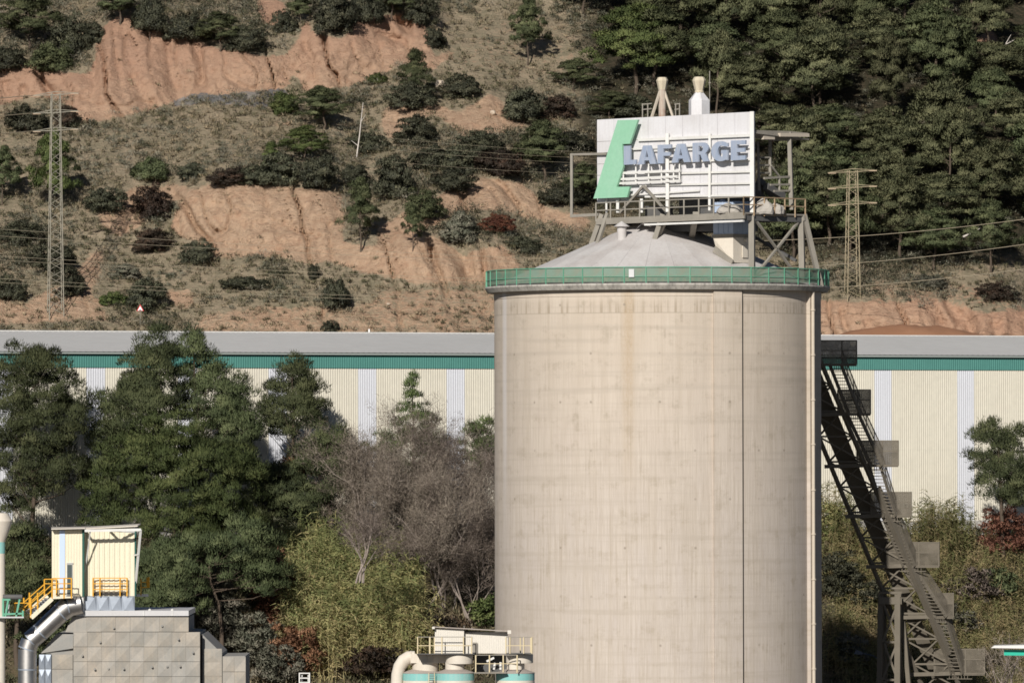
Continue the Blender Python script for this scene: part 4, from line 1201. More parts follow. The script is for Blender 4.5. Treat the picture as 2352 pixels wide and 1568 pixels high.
# platform under the billboard
ZP = onb(1560, 492, -1.2).z       # deck level
pl = thing('roof_platform', 'dusty steel platform on raking legs carrying the billboard above the silo roof', 'platform', T(6, 2, ZP - 4))
A1 = ab(onb(1372, 480, -1.2))[0]; BW = ab(onr(1842, 480))[1]
mb = MB(); mb.prism([T(-0.2, -1.3, ZP), T(A1, -1.3, ZP - .12), T(A1, BW, ZP - .12), T(-0.2, BW, ZP)], (0, 0, -0.12)); part('deck', mb, 'dusty_steel', pl)
for b in (-1.3, BW):
    mb = MB(); mb.bar(T(-0.3, b, ZP - .28), T(A1, b, ZP - .4), 0.16, 0.42); part('edge_beam', mb, 'dusty_steel', pl)
for a in (0.0, A1 * .33, A1 * .66, A1):
    mb = MB(); mb.bar(T(a, -1.3, ZP - .4), T(a, BW, ZP - .4), 0.18, 0.4); part('cross_beam', mb, 'dark_steel', pl)
mb = MB(); mb.bar(T(-0.2, -1.32, ZP - .66), T(A1 * .66, -1.32, ZP - .72), 0.2, 0.14); part('lower_beam', mb, 'white_steel', pl)
def roof_foot(p):
    r = math.hypot(p.x - SC.x, p.y - SC.y); return cone_z(min(r, 12.3)) if r < 12.4 else Z_CT
def leg(top, foot_xy, w, mat='dusty_steel', name='leg'):
    f = Vector((foot_xy[0], foot_xy[1], 0)); f.z = roof_foot(f) - .1
    mb = MB(); mb.bar(f, top, w); return part(name, mb, mat, pl)
def cone_hit(x, y):
    lo, hi = 518.0, 536.0
    for i in range(60):
        p = P(x, y, lo + (hi - lo) * i / 60)
        if p.z < roof_foot(p): return p
    return P(x, y, 533)
for tx, ty, fx_, fy_, w in ((1383, 492, 1358, 548, 0.34), (1395, 492, 1372, 552, 0.26), (1523, 492, 1504, 542, 0.36), (1537, 490, 1512, 535, 0.22), (1598, 492, 1588, 538, 0.42)):
    f = cone_hit(fx_, fy_ + 6); tp = onb(tx, ty, -1.0)
    leg(tp, (f.x, f.y), w)
cn = T(0.05, -0.05, ZP); leg(cn, (cn.x, cn.y), 0.42)
fr = T(0.1, BW, ZP); leg(fr, (fr.x + .1, fr.y), 0.42)
fr2 = T(-0.1, BW + .1, ZP); leg(fr2, (fr2.x + 1.3, fr2.y + .6), 0.34)
far = T(6, BW, ZP); leg(far, (far.x, far.y), 0.36)
far = T(A1 * .95, BW, ZP); leg(far, (far.x, far.y), 0.36)
p1, p2 = T(0.05, 0.2, ZP - .4), T(0.05, BW - .2, ZP - .4)
p3 = Vector((p1.x, p1.y, roof_foot(p1))); p4 = Vector((p2.x, p2.y, roof_foot(p2)))
for a_, b_ in ((p1, p4), (p2, p3)):
    mb = MB(); mb.bar(a_, b_, 0.2, 0.14); part('cross_brace', mb, 'dusty_steel', pl)
p2b, p4b = T(7, BW - .2, ZP - .5), T(0.4, BW - .2, 36.2)
mb = MB(); mb.bar(p2b, p4b, 0.2); part('cross_brace', mb, 'dark_steel', pl)
# platform railing
def rail(pts, par, mat, h=1.1, step=1.45, r=0.04, mids=(0.5,), pr=0.05, names=('railing_post', 'railing_rail')):
    for p, q in zip(pts[:-1], pts[1:]):
        p = Vector(p); q = Vector(q); n = max(int(round((q - p).length / step)), 1)
        for i in range(n + 1):
            b = p.lerp(q, i / n); mb = MB(); mb.bar(b - Vector((0, 0, .25)), b + Vector((0, 0, h)), pr * 2); part(names[0], mb, mat, par)
        for f in (1.0,) + tuple(mids):
            mb = MB(); mb.bar(p + Vector((0, 0, h * f)), q + Vector((0, 0, h * f)), r * 2); part(names[1], mb, mat, par)
rail([T(A1, -1.35, ZP - .1), T(-0.25, -1.35, ZP)], pl, 'dusty_steel', 1.15)
rail([T(-0.25, -1.35, ZP), T(-0.25, BW + .1, ZP)], pl, 'rusty_steel', 1.15, 1.2)
# spilled cement lumps on the platform
weathered('set_cement', (0.42, 0.39, 0.35), (0.36, 0.33, 0.29), 0.6, 1.0, 0.2, 0.95, bump=0.5)
def lump(c, rx, rz_, seed, label):
    rg = random.Random(seed); bm = bmesh.new(); bmesh.ops.create_icosphere(bm, subdivisions=3, radius=1)
    for v in bm.verts:
        k = 1 + 0.16 * math.sin(5 * v.co.x + seed) * math.cos(4 * v.co.y) + rg.uniform(-.06, .06)
        v.co = Vector((v.co.x * rx * k, v.co.y * rx * k, max(v.co.z, -0.2) * rz_ * k))
    me = bpy.data.meshes.new('cement_lump'); bm.to_mesh(me); bm.free()
    tag(link('cement_lump', me, 'set_cement', None, c), label, 'cement lump', 'set cement spilled on the roof platform')
lump(T(0.1, 1.35, ZP + .1), 0.85, 0.95, 1, 'large whitish lump of set cement at the platform corner')
lump(T(1.9, -0.5, ZP + .1), 1.0, 0.62, 2, 'low grey heap of spilled cement below the billboard corner')
lump(T(-0.05, 2.7, ZP + .1), 0.55, 0.7, 3, 'small round lump of set cement beside the large one on the platform')

# side framework of the tower behind the billboard corner
fw = thing('tower_framework', 'weathered steel posts, ladders and roof beam beside the billboard corner', 'steel frame', T(0, 3, ZP))
def rbar(p, q, w, name, mat='dusty_steel', a=0.3, K=K5):
    mb = MB(); mb.bar(onr(*K(*p), a), onr(*K(*q), a), w); return part(name, mb, mat, fw)
rbar((1560, 300), (1590, 1360), 0.30, 'post')
rbar((1130, 420), (1150, 1100), 0.16, 'ladder_rail', 'dusty_steel', 1.5)
rbar((1295, 400), (1300, 900), 0.20, 'ladder_rail', 'dusty_steel', 1.5)
for y in (650, 755, 860):
    rbar((1150, y), (1310, y - 5), 0.12, 'ladder_rung', 'dusty_steel', 1.5)
rbar((1310, 760), (1440, 930), 0.12, 'brace', 'dusty_steel', 1.2)
rbar((1215, 930), (1560, 910), 0.16, 'cross_rail'); rbar((1300, 1020), (1570, 1015), 0.14, 'cross_rail'); rbar((1350, 1105), (1570, 1100), 0.14, 'cross_rail')
rbar((1425, 905), (1425, 1110), 0.14, 'stanchion')
rbar((1240, 1040), (1470, 1180), 0.5, 'chute', 'dark_steel', 2.0)
rbar((1140, 960), (1330, 1150), 0.45, 'chute', 'dark_steel', 2.6)
rbar((1100, 1000), (1120, 1180), 0.9, 'machinery_box', 'dark_steel', 3.0)
mb = MB(); mb.prism([onr(*K5(*p), 0.2) for p in ((1080, 275), (1580, 290), (1820, 315), (1820, 365), (1080, 325))], TU * 0.12); part('roof_fascia', mb, 'dusty_steel', fw)
mb = MB(); z0 = onr(*K5(1080, 300), 0.2).z; q0 = ab(onr(*K5(1815, 340), 0.2)); mb.prism([T(0.1, 0.2, z0), T(0.1, q0[1], z0 - .3), T(3.2, q0[1], z0 - .3), T(3.2, 0.2, z0)], (0, 0, -.1)); part('roof_plate', mb, 'dusty_steel', fw)
mb = MB(); mb.bar(onr(*K5(1190, 365), .35), onr(*K5(1340, 365), .35), 0.3, 0.42); part('beam_end', mb, 'pipe_concrete', fw)
rbar((1420, 340), (1815, 345), 0.26, 'roof_beam', 'pipe_concrete', 0.1)

# filter casing that goes down to the roof
weathered('blue_sheet', (0.42, 0.50, 0.64), (0.36, 0.42, 0.52), 0.4, 0.5, 0.5, 0.45)
weathered('cream_steel', (0.66, 0.60, 0.51), (0.55, 0.47, 0.38), 0.4, 0.5, 0.4, 0.6)
fc = thing('filter_casing', 'pale blue and cream square filter casing standing on the silo roof under the platform', 'filter casing', P(1684, 600, 524))
fcC = P(1684, 560, 526.0); s_ = 2.75
def fpt(a, b, z): return Vector((fcC.x, fcC.y, 0)) + TU * a + TV * b + Vector((0, 0, z))
zt, zm1, zm0, zb = P(1684, 462, 526).z, P(1684, 537, 526).z, P(1684, 545, 526).z, P(1684, 603, 526).z
def sq(a0, b0, a1, b1, z): return [fpt(a0, b0, z), fpt(a1, b0, z), fpt(a1, b1, z), fpt(a0, b1, z)]
SQ = 1.75 * 1.05
AA = 45 / F * 522 / math.cos(PHI); BBv = 46 / F * 522 / math.sin(PHI)
mb = MB(); mb.hexa(sq(0, 0, AA, BBv, zm1), sq(0, 0, AA, BBv, zt)); up_ = part('upper_casing', mb, 'blue_sheet', fc)
for i in range(1, 4):
    mb = MB(); mb.bar(fpt(AA * i / 4, -.02, zm1), fpt(AA * i / 4, -.02, zt), 0.05); part('seam_rib', mb, 'blue_sheet', up_)
    mb = MB(); mb.bar(fpt(-.02, BBv * i / 4, zm1), fpt(-.02, BBv * i / 4, zt), 0.05); part('seam_rib', mb, 'blue_sheet', up_)
mb = MB(); mb.hexa(sq(-.07, -.07, AA + .1, BBv + .1, zm0), sq(-.07, -.07, AA + .1, BBv + .1, zm1)); part('flange', mb, 'dusty_steel', fc)
mb = MB(); mb.hexa([fpt(0, 0, zb), fpt(AA * .92, 0.15, zb + 1.1), fpt(AA * .92, BBv, zb + 1), fpt(0, BBv, zb)], sq(0, 0, AA, BBv, zm0)); lo_ = part('lower_hopper', mb, 'cream_steel', fc)
mb = MB(); mb.box((0, 0, 0), .05, .05, .05)
hatch = MB(); hc = fpt(-.04, BBv * .58, zb + .85); hatch.hexa([hc + TV * a + ZUP * z for a, z in ((-.3, -.45), (.3, -.45), (.3, .45), (-.3, .45))], [hc - TU * .06 + TV * a + ZUP * z for a, z in ((-.3, -.45), (.3, -.45), (.3, .45), (-.3, .45))]); part('hatch', hatch, 'cream_steel', lo_)
lm = MB(); lm.tube([fpt(-.02, BBv * .62, zb + 1.75), fpt(-.22, BBv * .62, zb + 1.7)], 0.13, 8); part('lamp', lm, 'cream_steel', lo_)
mb = MB(); mb.bar(fpt(0, -.12, zb - .05), fpt(AA * .95, -.0, zb + 1.05), 0.12, 0.5); part('roof_flashing', mb, 'dusty_steel', fc)

# dark machinery behind the board, dark stand-in for shade under the deck
ms = thing('machine_housing', 'dark housing and a dark box standing for shade between the billboard foot and the roof cone', 'machinery', T(7, 2.5, ZP))
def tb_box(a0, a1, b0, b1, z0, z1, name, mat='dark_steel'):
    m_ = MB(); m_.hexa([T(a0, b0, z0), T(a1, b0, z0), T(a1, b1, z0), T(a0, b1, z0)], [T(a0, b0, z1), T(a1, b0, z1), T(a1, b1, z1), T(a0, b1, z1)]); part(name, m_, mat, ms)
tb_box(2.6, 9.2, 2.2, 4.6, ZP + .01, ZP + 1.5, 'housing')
tb_box(3.5, 12.5, 0.6, 4.8, ZP - 1.25, ZP - .6, 'underdeck_shade')  # dark box added for the shadow and steelwork below the platform
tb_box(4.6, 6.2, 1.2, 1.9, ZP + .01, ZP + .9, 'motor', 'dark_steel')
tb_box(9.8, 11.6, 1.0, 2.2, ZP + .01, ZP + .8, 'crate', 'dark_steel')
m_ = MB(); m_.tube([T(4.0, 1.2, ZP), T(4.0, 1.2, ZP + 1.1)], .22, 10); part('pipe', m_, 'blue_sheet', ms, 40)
# exhaust stacks
weathered('cream_hood', (0.60, 0.53, 0.40), (0.42, 0.33, 0.22), 0.5, 1.2, 0.5, 0.7)
weathered('rusted_pipe', (0.50, 0.44, 0.37), (0.25, 0.07, 0.03), 1.0, 1.6, 0.4, 0.8)
def hood(c, r, h, n=8):
    m_ = MB(); m_.lathe(c, [(r * .62, 0), (r, h * .72), (r * .98, h * .80), (r * .72, h), (0.01, h * 1.0)], n); m_.lathe(c, [(0.01, 0), (r * .62, 0)], n); return m_
def stack_base(x, d): return P(x, 262, d)
dS = 533.8; mS = dS / F
s1 = thing('rusty_stack', 'rust-streaked exhaust stack with cream hood held by a steel tripod', 'exhaust stack', P(1521, 275, dS))
mb = MB(); mb.tube([P(1521, 300, dS), P(1521, 206, dS)], 8.5 * mS, 12); part('pipe', mb, 'rusted_pipe', s1, 60)
part('hood', hood(P(1521, 208, dS), 13.5 * mS, 30 * mS), 'cream_hood', s1)
for dx, dy in ((-26, -.6), (27, -.4), (4, 2.0)):
    mb = MB(); mb.bar(P(1521 + dx, 275, dS + dy), P(1521 + dx * .2, 210, dS + dy * .2), 0.16); part('tripod_leg', mb, 'pipe_concrete', s1)
for dx in (-45, -33, 31, 40):
    mb = MB(); mb.bar(P(1521 + dx, 275, dS + 1), P(1521 + dx, 238, dS + 1), 0.09); part('railing_post', mb, 'dusty_steel', s1)
for y in (240, 252):
    for x0, x1 in ((-47, -24), (28, 41)):
        mb = MB(); mb.bar(P(1521 + x0, y, dS + 1), P(1521 + x1, y - 2, dS + 1), 0.08); part('railing_rail', mb, 'dusty_steel', s1)
dS2 = 529.5; mS2 = dS2 / F
s2 = thing('hooded_stack', 'white hexagonal exhaust stack with cream flared hood', 'exhaust stack', P(1606, 275, dS2))
part('body', MB().lathe(P(1606, 290, dS2), [(0.01, 0), (25 * mS2, 0), (25 * mS2, 59 * mS2), (11 * mS2, 76 * mS2), (10 * mS2, 78 * mS2)], 6, R(12), R(372)), 'white_panel', s2)
part('neck', MB().lathe(P(1606, 212, dS2), [(9.5 * mS2, -2 * mS2), (11 * mS2, 0), (9.5 * mS2, 4 * mS2)], 12), 'cream_hood', s2)
part('hood', hood(P(1606, 210, dS2), 15.5 * mS2, 33 * mS2), 'cream_hood', s2)
mb = MB(); mb.tube([P(1630, 290, dS2), P(1630, 163, dS2)], 0.035, 6); mb.bar(P(1627, 190, dS2), P(1633, 190, dS2), 0.05)
solid('antenna', mb, 'dusty_steel', 'thin upright antenna rod beside the white stack', 'antenna', P(1630, 275, dS2))
# ------------------------------------------------------------------ inclined gallery with stair flights beside the silo
weathered('gallery_steel', (0.155, 0.135, 0.105), (0.23, 0.20, 0.16), 0.7, 0.6, 0.3, 0.9)
netting('cage_mesh', (0.125, 0.108, 0.083), 0.74, (0.17, 0.147, 0.115))
netting('stair_mesh', (0.16, 0.14, 0.11), 0.45, (0.2, 0.175, 0.14))
K3 = crop(3100, 1950, 2.008); K8 = crop(3400, 2280, 3.477)
def gal_d(y): return 545.5 + 2.0 * (y - 800) / 117.0
def GP(x, y, dd=0.0): return P(x, y, gal_d(y) + dd)
ga = thing('inclined_gallery', 'dust-covered steel conveyor gallery climbing steeply behind the silo to its top', 'conveyor gallery', P(2200, 1720, gal_d(1720)))
# chord lines (picture x at heights): outer (silo side) and inner (stair side)
def xl(y): return 1929 + (y - 1120) * (2095 - 1929) / (1520 - 1120)
def xr(y): return 2009 + (y - 1120) * (2167 - 2009) / (1489 - 1120)
YT, YB = 770, 1720
for nm, fx_, dd in (('chord', xl, 0.0), ('chord', xr, -0.5), ('chord', xl, 2.3), ('chord', xr, 1.8)):
    mb = MB(); mb.bar(GP(fx_(YT), YT, dd), GP(fx_(YB), YB, dd), 0.26 if dd < 1 else 0.2); part(nm, mb, 'gallery_steel', ga)
ys = [YT + 58 * i for i in range(17)]
for i, (y0, y1) in enumerate(zip(ys[:-1], ys[1:])):
    for a_, b_ in (((xl(y0), 0.0), (xr(y1), -0.5)), ((xr(y0), -0.5), (xl(y1), 0.0))):
        mb = MB(); mb.bar(GP(a_[0], y0, a_[1]), GP(b_[0], y1, b_[1]), 0.13); part('diagonal', mb, 'gallery_steel', ga)
    mb = MB(); mb.bar(GP(xl(y0), y0, 0), GP(xr(y0), y0, -.5), 0.15); part('strut', mb, 'gallery_steel', ga)
    mb = MB(); mb.bar(GP(xl(y0), y0, 0), GP(xl(y1), y1, 2.3), 0.11); part('diagonal', mb, 'gallery_steel', ga)
    mb = MB(); mb.bar(GP(xr(y0), y0, -.5), GP(xr(y1), y1, 1.8), 0.13); part('diagonal', mb, 'gallery_steel', ga)
    mb = MB(); mb.bar(GP(xl(y0), y0, 2.3), GP(xr(y1), y1, 1.8), 0.11); part('diagonal', mb, 'gallery_steel', ga)
mb = MB(); c0 = [GP(xl(YT) + 14, YT, 0.8), GP(xr(YT) - 8, YT, 0.5), GP(xr(YT) - 8, YT, 2.0), GP(xl(YT) + 14, YT, 2.2)]; c1 = [GP(xl(YB) + 34, YB, 0.8), GP(xr(YB) - 30, YB, 0.5), GP(xr(YB) - 30, YB, 2.0), GP(xl(YB) + 34, YB, 2.2)]
mb.hexa(c1, c0); part('belt_casing', mb, 'gallery_steel', ga)
mb = MB(); mb.bar(GP(xr(1120) + 8, 1120, -.6), GP(xr(1500) + 10, 1500, -.6), 0.2, 0.5); part('side_beam', mb, 'gallery_steel', ga)
for y in (950, 1068, 1183, 1298, 1415, 1545):
    mb = MB(); mb.bar(GP(xl(y) - 14, y + 3, -.4), GP(xr(y) + 14, y, -.6), 0.22, 0.3); part('bearer', mb, 'gallery_steel', ga)
# landings with mesh cages
LAND = [(1880, 1967, 782, 836), (1924, 1999, 895, 950), (1968, 2063, 1012, 1068), (2000, 2093, 1130, 1184), (2036, 2157, 1245, 1299), (2126, 2190, 1362, 1416), (2146, 2262, 1490, 1546)]
for i, (x0, x1, y0, y1) in enumerate(LAND):
    d = gal_d(y1) - 0.6
    pa, pb = P(x0, y1, d), P(x1, y1, d); h = (y1 - y0) / F * d
    back = Vector((0.12, 1.9, 0))
    mb = MB(); mb.prism([pa, pb, pb + back, pa + back], (0, 0, -0.14)); dk = part('landing', mb, 'gallery_steel', ga)
    zt_ = Vector((0, 0, h))
    def panel(p, q, nm='cage_panel'):
        m_ = MB(); m_.quad(p, q, q + zt_, p + zt_); part(nm, m_, 'cage_mesh', dk)
    n = 3
    for k in range(n):
        panel(pa.lerp(pb, k / n) + Vector((0, -.02, 0)), pa.lerp(pb, (k + 1) / n) + Vector((0, -.02, 0)))
    panel(pb, pb + back); panel(pa + back, pb + back)
    for p in (pa, pb, pb + back, pa.lerp(pb, .62)):
        m_ = MB(); m_.bar(p, p + zt_, 0.08); part('cage_post', m_, 'gallery_steel', dk)
    for f in (0.0, 0.58, 1.0):
        m_ = MB(); m_.bar(pa + zt_ * f, pb + zt_ * f, 0.08); m_.bar(pb + zt_ * f, pb + back + zt_ * f, 0.08); part('cage_rail', m_, 'gallery_steel', dk)
    m_ = MB()
    for k in range(7): m_.bar(pa.lerp(pb, .3 + .06 * k) + Vector((0, .1, -.14)), pa.lerp(pb, .3 + .06 * k) + Vector((0, .1, -.42)), 0.05)
    m_.bar(pa.lerp(pb, .25) + Vector((0, .1, -.42)), pa.lerp(pb, .75) + Vector((0, .1, -.42)), 0.06); part('under_grating', m_, 'gallery_steel', dk)
# stair flights between landings
for i in range(6):
    (xa, xb, _, ya), (xc, xd, _, yb) = LAND[i], LAND[i + 1]
    sx0 = xa + (xb - xa) * 0.30; sx1 = sx0 + 26
    tx0 = xc + (xd - xc) * 0.34; tx1 = tx0 + 26
    if i == 3: tx0, tx1 = 2075, 2101
    top0, top1 = P(sx0, ya + 2, gal_d(ya) - .3), P(sx1, ya + 2, gal_d(ya) - .3)
    bot0, bot1 = P(tx0, yb, gal_d(yb) - .7), P(tx1, yb, gal_d(yb) - .7)
    fl = MB(); fl.bar(top0, bot0, 0.10, 0.28); fl.bar(top1, bot1, 0.10, 0.28); fo = part('stair_stringer', fl, 'gallery_steel', ga)
    n = 15
    for k in range(1, n):
        f = k / n; m_ = MB(); m_.bar(top0.lerp(bot0, f), top1.lerp(bot1, f), 0.26, 0.06); part('tread', m_, 'gallery_steel', fo)
    hgt = Vector((0, 0, 1.35))
    mid = Vector((0, 0, 0.7))
    m_ = MB(); m_.quad(top1 + Vector((.06, 0, .1)), bot1 + Vector((.06, 0, .1)), bot1 + hgt + Vector((.06, 0, 0)), top1 + hgt + Vector((.06, 0, 0))); part('stair_mesh', m_, 'stair_mesh' if i < 3 else 'cage_mesh', fo)
    for hh in (hgt, mid):
        m_ = MB(); m_.bar(top1 + hh, bot1 + hh, 0.06); part('handrail', m_, 'gallery_steel', fo)
    for f in (.33, .66):
        m_ = MB(); p = top1.lerp(bot1, f); m_.bar(p, p + hgt, 0.06); part('handrail_post', m_, 'gallery_steel', fo)
# trestle carrying the gallery
td = gal_d(1380) - 0.9
tr = thing('support_trestle', 'braced steel trestle tower holding up the gallery', 'trestle', P(2045, 1690, td))
def TP(x, y, dd=0.0): return P(*K8(x, y), td + dd)
for (x0, y0, x1, dd, w) in ((432, 330, 405, 0.2, 0.42), (468, 330, 500, 1.8, 0.34), (668, 330, 662, 0.0, 0.46), (712, 380, 880, 1.5, 0.34)):
    top = TP(x0, y0, dd); bx = TP(x1, 2300, dd)
    mb = MB(); mb.bar(bx, top, w); part('leg', mb, 'gallery_steel', tr)
for y0, y1 in ((470, 995), (995, 1520), (1520, 2045)):
    mb = MB(); mb.bar(TP(470, y0), TP(660, y1), 0.17); part('brace', mb, 'gallery_steel', tr)
    mb = MB(); mb.bar(TP(660, y0), TP(450, y1), 0.15); part('brace', mb, 'gallery_steel', tr)
    mb = MB(); mb.bar(TP(440, y1), TP(680, y1), 0.17); part('strut', mb, 'gallery_steel', tr)
    mb = MB(); mb.bar(TP(690, y0, 0), TP(740, y1, 1.5), 0.15); part('brace', mb, 'gallery_steel', tr)
mb = MB(); mb.hexa([TP(400, 470, -.2), TP(720, 470, -.2), TP(720, 470, 2.0), TP(400, 470, 2.0)], [TP(400, 370, -.2), TP(720, 370, -.2), TP(720, 370, 2.0), TP(400, 370, 2.0)]); part('cap_beam', mb, 'gallery_steel', tr)
mb = MB(); mb.bar(TP(400, 310, -.1), TP(720, 310, -.1), 0.2); part('seat_beam', mb, 'gallery_steel', tr)
mb = MB(); mb.bar(TP(405, 310, -.1), TP(405, 370, -.1), 0.14); mb.bar(TP(690, 310, -.1), TP(690, 370, -.1), 0.3); part('seat_stub', mb, 'gallery_steel', tr)
# street lamp behind the trestle
plain('lamp_grey', (0.10, 0.12, 0.16), 0.5)
ld = td + 2.6
lm = thing('street_lamp', 'dark grey street lamp with a drooping head beside the trestle leg', 'street lamp', P(2019, 1690, ld))
mb = MB(); mb.tube([P(2019, 1700, ld), P(2018, 1511, ld)], [0.09, 0.06], 8); part('pole', mb, 'lamp_grey', lm, 60)
mb = MB(); mb.tube([P(2018, 1512, ld), P(2004, 1504, ld), P(1980, 1499, ld)], 0.05, 6); part('arm', mb, 'lamp_grey', lm, 60)
mb = MB(); mb.hexa([P(1981, 1503, ld - .12), P(1961, 1501, ld - .15), P(1961, 1501, ld + .15), P(1981, 1503, ld + .12)], [P(1981, 1496, ld - .08), P(1966, 1491, ld - .1), P(1966, 1491, ld + .1), P(1981, 1496, ld + .08)]); part('lamp_head', mb, 'lamp_grey', lm)

# green-edged canopy at the lower edge
weathered('bright_teal', (0.03, 0.46, 0.32), (0.05, 0.4, 0.3), 0.3, 0.6, 0.3, 0.4)
cd = 500.0
cn = thing('canopy', 'flat canopy with white top and bright green fascia at the picture edge', 'canopy', P(2400, 1700, cd))
mb = MB(); mb.hexa([P(2306, 1504, cd), P(2480, 1506, cd), P(2480, 1506, cd + 5), P(2306, 1504, cd + 5)], [P(2306, 1491, cd), P(2480, 1493, cd), P(2480, 1493, cd + 5), P(2306, 1491, cd + 5)]); part('fascia', mb, 'bright_teal', cn)
mb = MB(); mb.hexa([P(2276, 1487, cd - .6), P(2480, 1490, cd - .6), P(2480, 1490, cd + 6), P(2276, 1487, cd + 6)], [P(2284, 1482, cd - .5), P(2480, 1478, cd - .5), P(2480, 1476, cd + 6), P(2284, 1480, cd + 6)]); part('roof', mb, 'white_steel', cn)
for x in (2400, 2470):
    mb = MB(); mb.tube([P(x, 1720, cd + 2.5), P(x, 1505, cd + 2.5)], 0.12, 8); part('post', mb, 'white_steel', cn)

# ------------------------------------------------------------------ three tanks with walkways
K7 = crop(1500, 2450, 3.36)
weathered('tank_cream', (0.70, 0.64, 0.55), (0.52, 0.43, 0.33), 0.55, 0.5, 0.5, 0.6)
weathered('tank_teal', (0.22, 0.50, 0.47), (0.42, 0.52, 0.47), 0.7, 0.8, 0.8, 0.6)
weathered('tank_dust', (0.40, 0.35, 0.31), (0.5, 0.45, 0.4), 0.5, 1.0, 0.2, 0.9)
weathered('pale_yellow_rail', (0.62, 0.52, 0.33), (0.5, 0.4, 0.25), 0.4, 1.0, 0.3, 0.6)
TD = 472.0; mT = TD / F / 3.36 / 1.7415
def TK(x, y, dd=0.0): return P(*K7(x, y), TD + dd)
GTK = 'teal-banded tanks at the bottom of the picture'
for i, (x0, x1, lab, dd) in enumerate(((370, 890, 'cream tank with teal band, joined to the bent duct', 1.2), (815, 1335, 'middle cream tank with teal band and a two-stage cap', 0.0), (1625, 2145, 'cream tank with teal band nearest the silo', 0.4))):
    c = TK((x0 + x1) / 2, 800, dd); r = (x1 - x0) / 2 * mT; z900 = TK(0, 905, dd).z; zt_ = c.z
    t = thing('tank', lab, 'tank', (c.x, c.y, 0), GTK)
    mb = MB(); mb.lathe((c.x, c.y, 0), [(r, -.2), (r, z900)], 40); part('shell', mb, 'tank_cream', t, 40)
    mb = MB(); mb.lathe((c.x, c.y, 0), [(r + .004, z900), (r + .004, zt_ - .02)], 40); part('band', mb, 'tank_teal', t, 40)
    mb = MB(); mb.lathe((c.x, c.y, 0), [(r + .03, zt_ - .03), (r + .03, zt_), (r * .55, zt_ + .22), (0.01, zt_ + .26)], 40); part('lid', mb, 'tank_dust', t, 30)
    def drum(xa, xb, ya, yb):
        p = TK((xa + xb) / 2, yb, dd); q = TK(0, ya, dd).z; rr_ = (xb - xa) / 2 * mT
        return MB().lathe((p.x, c.y, 0), [(rr_ - .02, p.z - .06), (rr_, p.z), (rr_, q), (0.01, q + .02)], 32)
    if i == 0: part('cap_drum', drum(500, 850, 655, 770), 'tank_cream', t, 30)
    elif i == 1:
        part('cap_drum', drum(945, 1200, 665, 790), 'tank_cream', t, 30); part('collar_ring', drum(950, 1315, 562, 668), 'tank_cream', t, 30)
    else:
        part('cap_drum', drum(1770, 2010, 655, 790), 'tank_cream', t, 30); part('collar_ring', drum(1760, 2125, 560, 660), 'tank_cream', t, 30)
    if i == 1:
        lm_ = MB()
        for x in (725, 800): lm_.bar(TK(x, 960, -.9), TK(x, 800, -.9), 0.05)
        part('ladder_rail', lm_, 'pale_yellow_rail', t)
        for y in (815, 845, 875, 905, 935):
            lm_ = MB(); lm_.bar(TK(725, y, -.9), TK(800, y, -.9), 0.045); part('ladder_rung', lm_, 'dark_steel', t)
du = thing('bent_duct', 'cream round duct bending up and over to the tank caps', 'duct', TK(300, 1300, 1))
pth = [(292, 1250), (292, 940), (300, 830), (330, 720), (385, 640), (450, 600), (540, 592)]
mb = MB(); mb.tube([TK(x, y, 1.0) for x, y in pth], [.40, .40, .41, .43, .45, .45, .42], 20); part('elbow', mb, 'tank_cream', du, 40)
mb = MB(); mb.hexa([TK(480, 672, .5), TK(955, 672, .5), TK(955, 672, 1.6), TK(480, 672, 1.6)], [TK(480, 548, .5), TK(955, 548, .5), TK(955, 548, 1.6), TK(480, 548, 1.6)]); part('box_duct', mb, 'tank_cream', du)
mb = MB(); mb.tube([TK(476, 605, 1.0), TK(492, 605, 1.0)], .50, 20); part('flange', mb, 'tank_cream', du, 40)
for x in (590, 700, 780, 860):
    mb = MB(); mb.bar(TK(x, 548, .47), TK(x, 672, .47), 0.04); part('stiffener', mb, 'tank_cream', du)
wk = thing('tank_walkway', 'grey walkway decks with pale yellow railings on top of the tanks', 'walkway', TK(1000, 1300, 0))
mb = MB(); mb.hexa([TK(560, 556, -1.1), TK(1340, 556, -1.1), TK(1340, 556, 2.4), TK(560, 556, 2.4)], [TK(560, 544, -1.1), TK(1340, 544, -1.1), TK(1340, 544, 2.4), TK(560, 544, 2.4)]); part('deck', mb, 'dark_steel', wk)
mb = MB(); mb.hexa([TK(1750, 550, -1.1), TK(2118, 550, -1.1), TK(2118, 550, 2.4), TK(1750, 550, 2.4)], [TK(1750, 534, -1.1), TK(2118, 534, -1.1), TK(2118, 534, 2.4), TK(1750, 534, 2.4)]); part('deck', mb, 'dark_steel', wk)
mb = MB(); mb.hexa([TK(1330, 812, -1.3), TK(1770, 812, -1.3), TK(1770, 812, 0.5), TK(1330, 812, 0.5)], [TK(1330, 795, -1.3), TK(1770, 795, -1.3), TK(1770, 795, 0.5), TK(1330, 795, 0.5)]); part('deck', mb, 'dusty_steel', wk)
def krail(xs, yt, yb, ymids, dd, wpost=0.075):
    for x in xs:
        m_ = MB(); m_.bar(TK(x, yb, dd), TK(x, yt, dd), wpost); part('railing_post', m_, 'pale_yellow_rail', wk)
    for y in (yt,) + ymids:
        m_ = MB(); m_.bar(TK(xs[0], y, dd), TK(xs[-1], y, dd), 0.05); part('railing_rail', m_, 'pale_yellow_rail' if y != yt else 'dusty_steel', wk)
krail([575, 740, 900, 1190, 1300], 322, 548, (438,), -1.1); krail([575, 735, 800, 945, 1045], 322, 548, (438,), 2.3)
krail([1760, 1815, 2000, 2110], 325, 545, (438,), -1.1); krail([1815, 1955, 2095], 325, 545, (438,), 2.3)
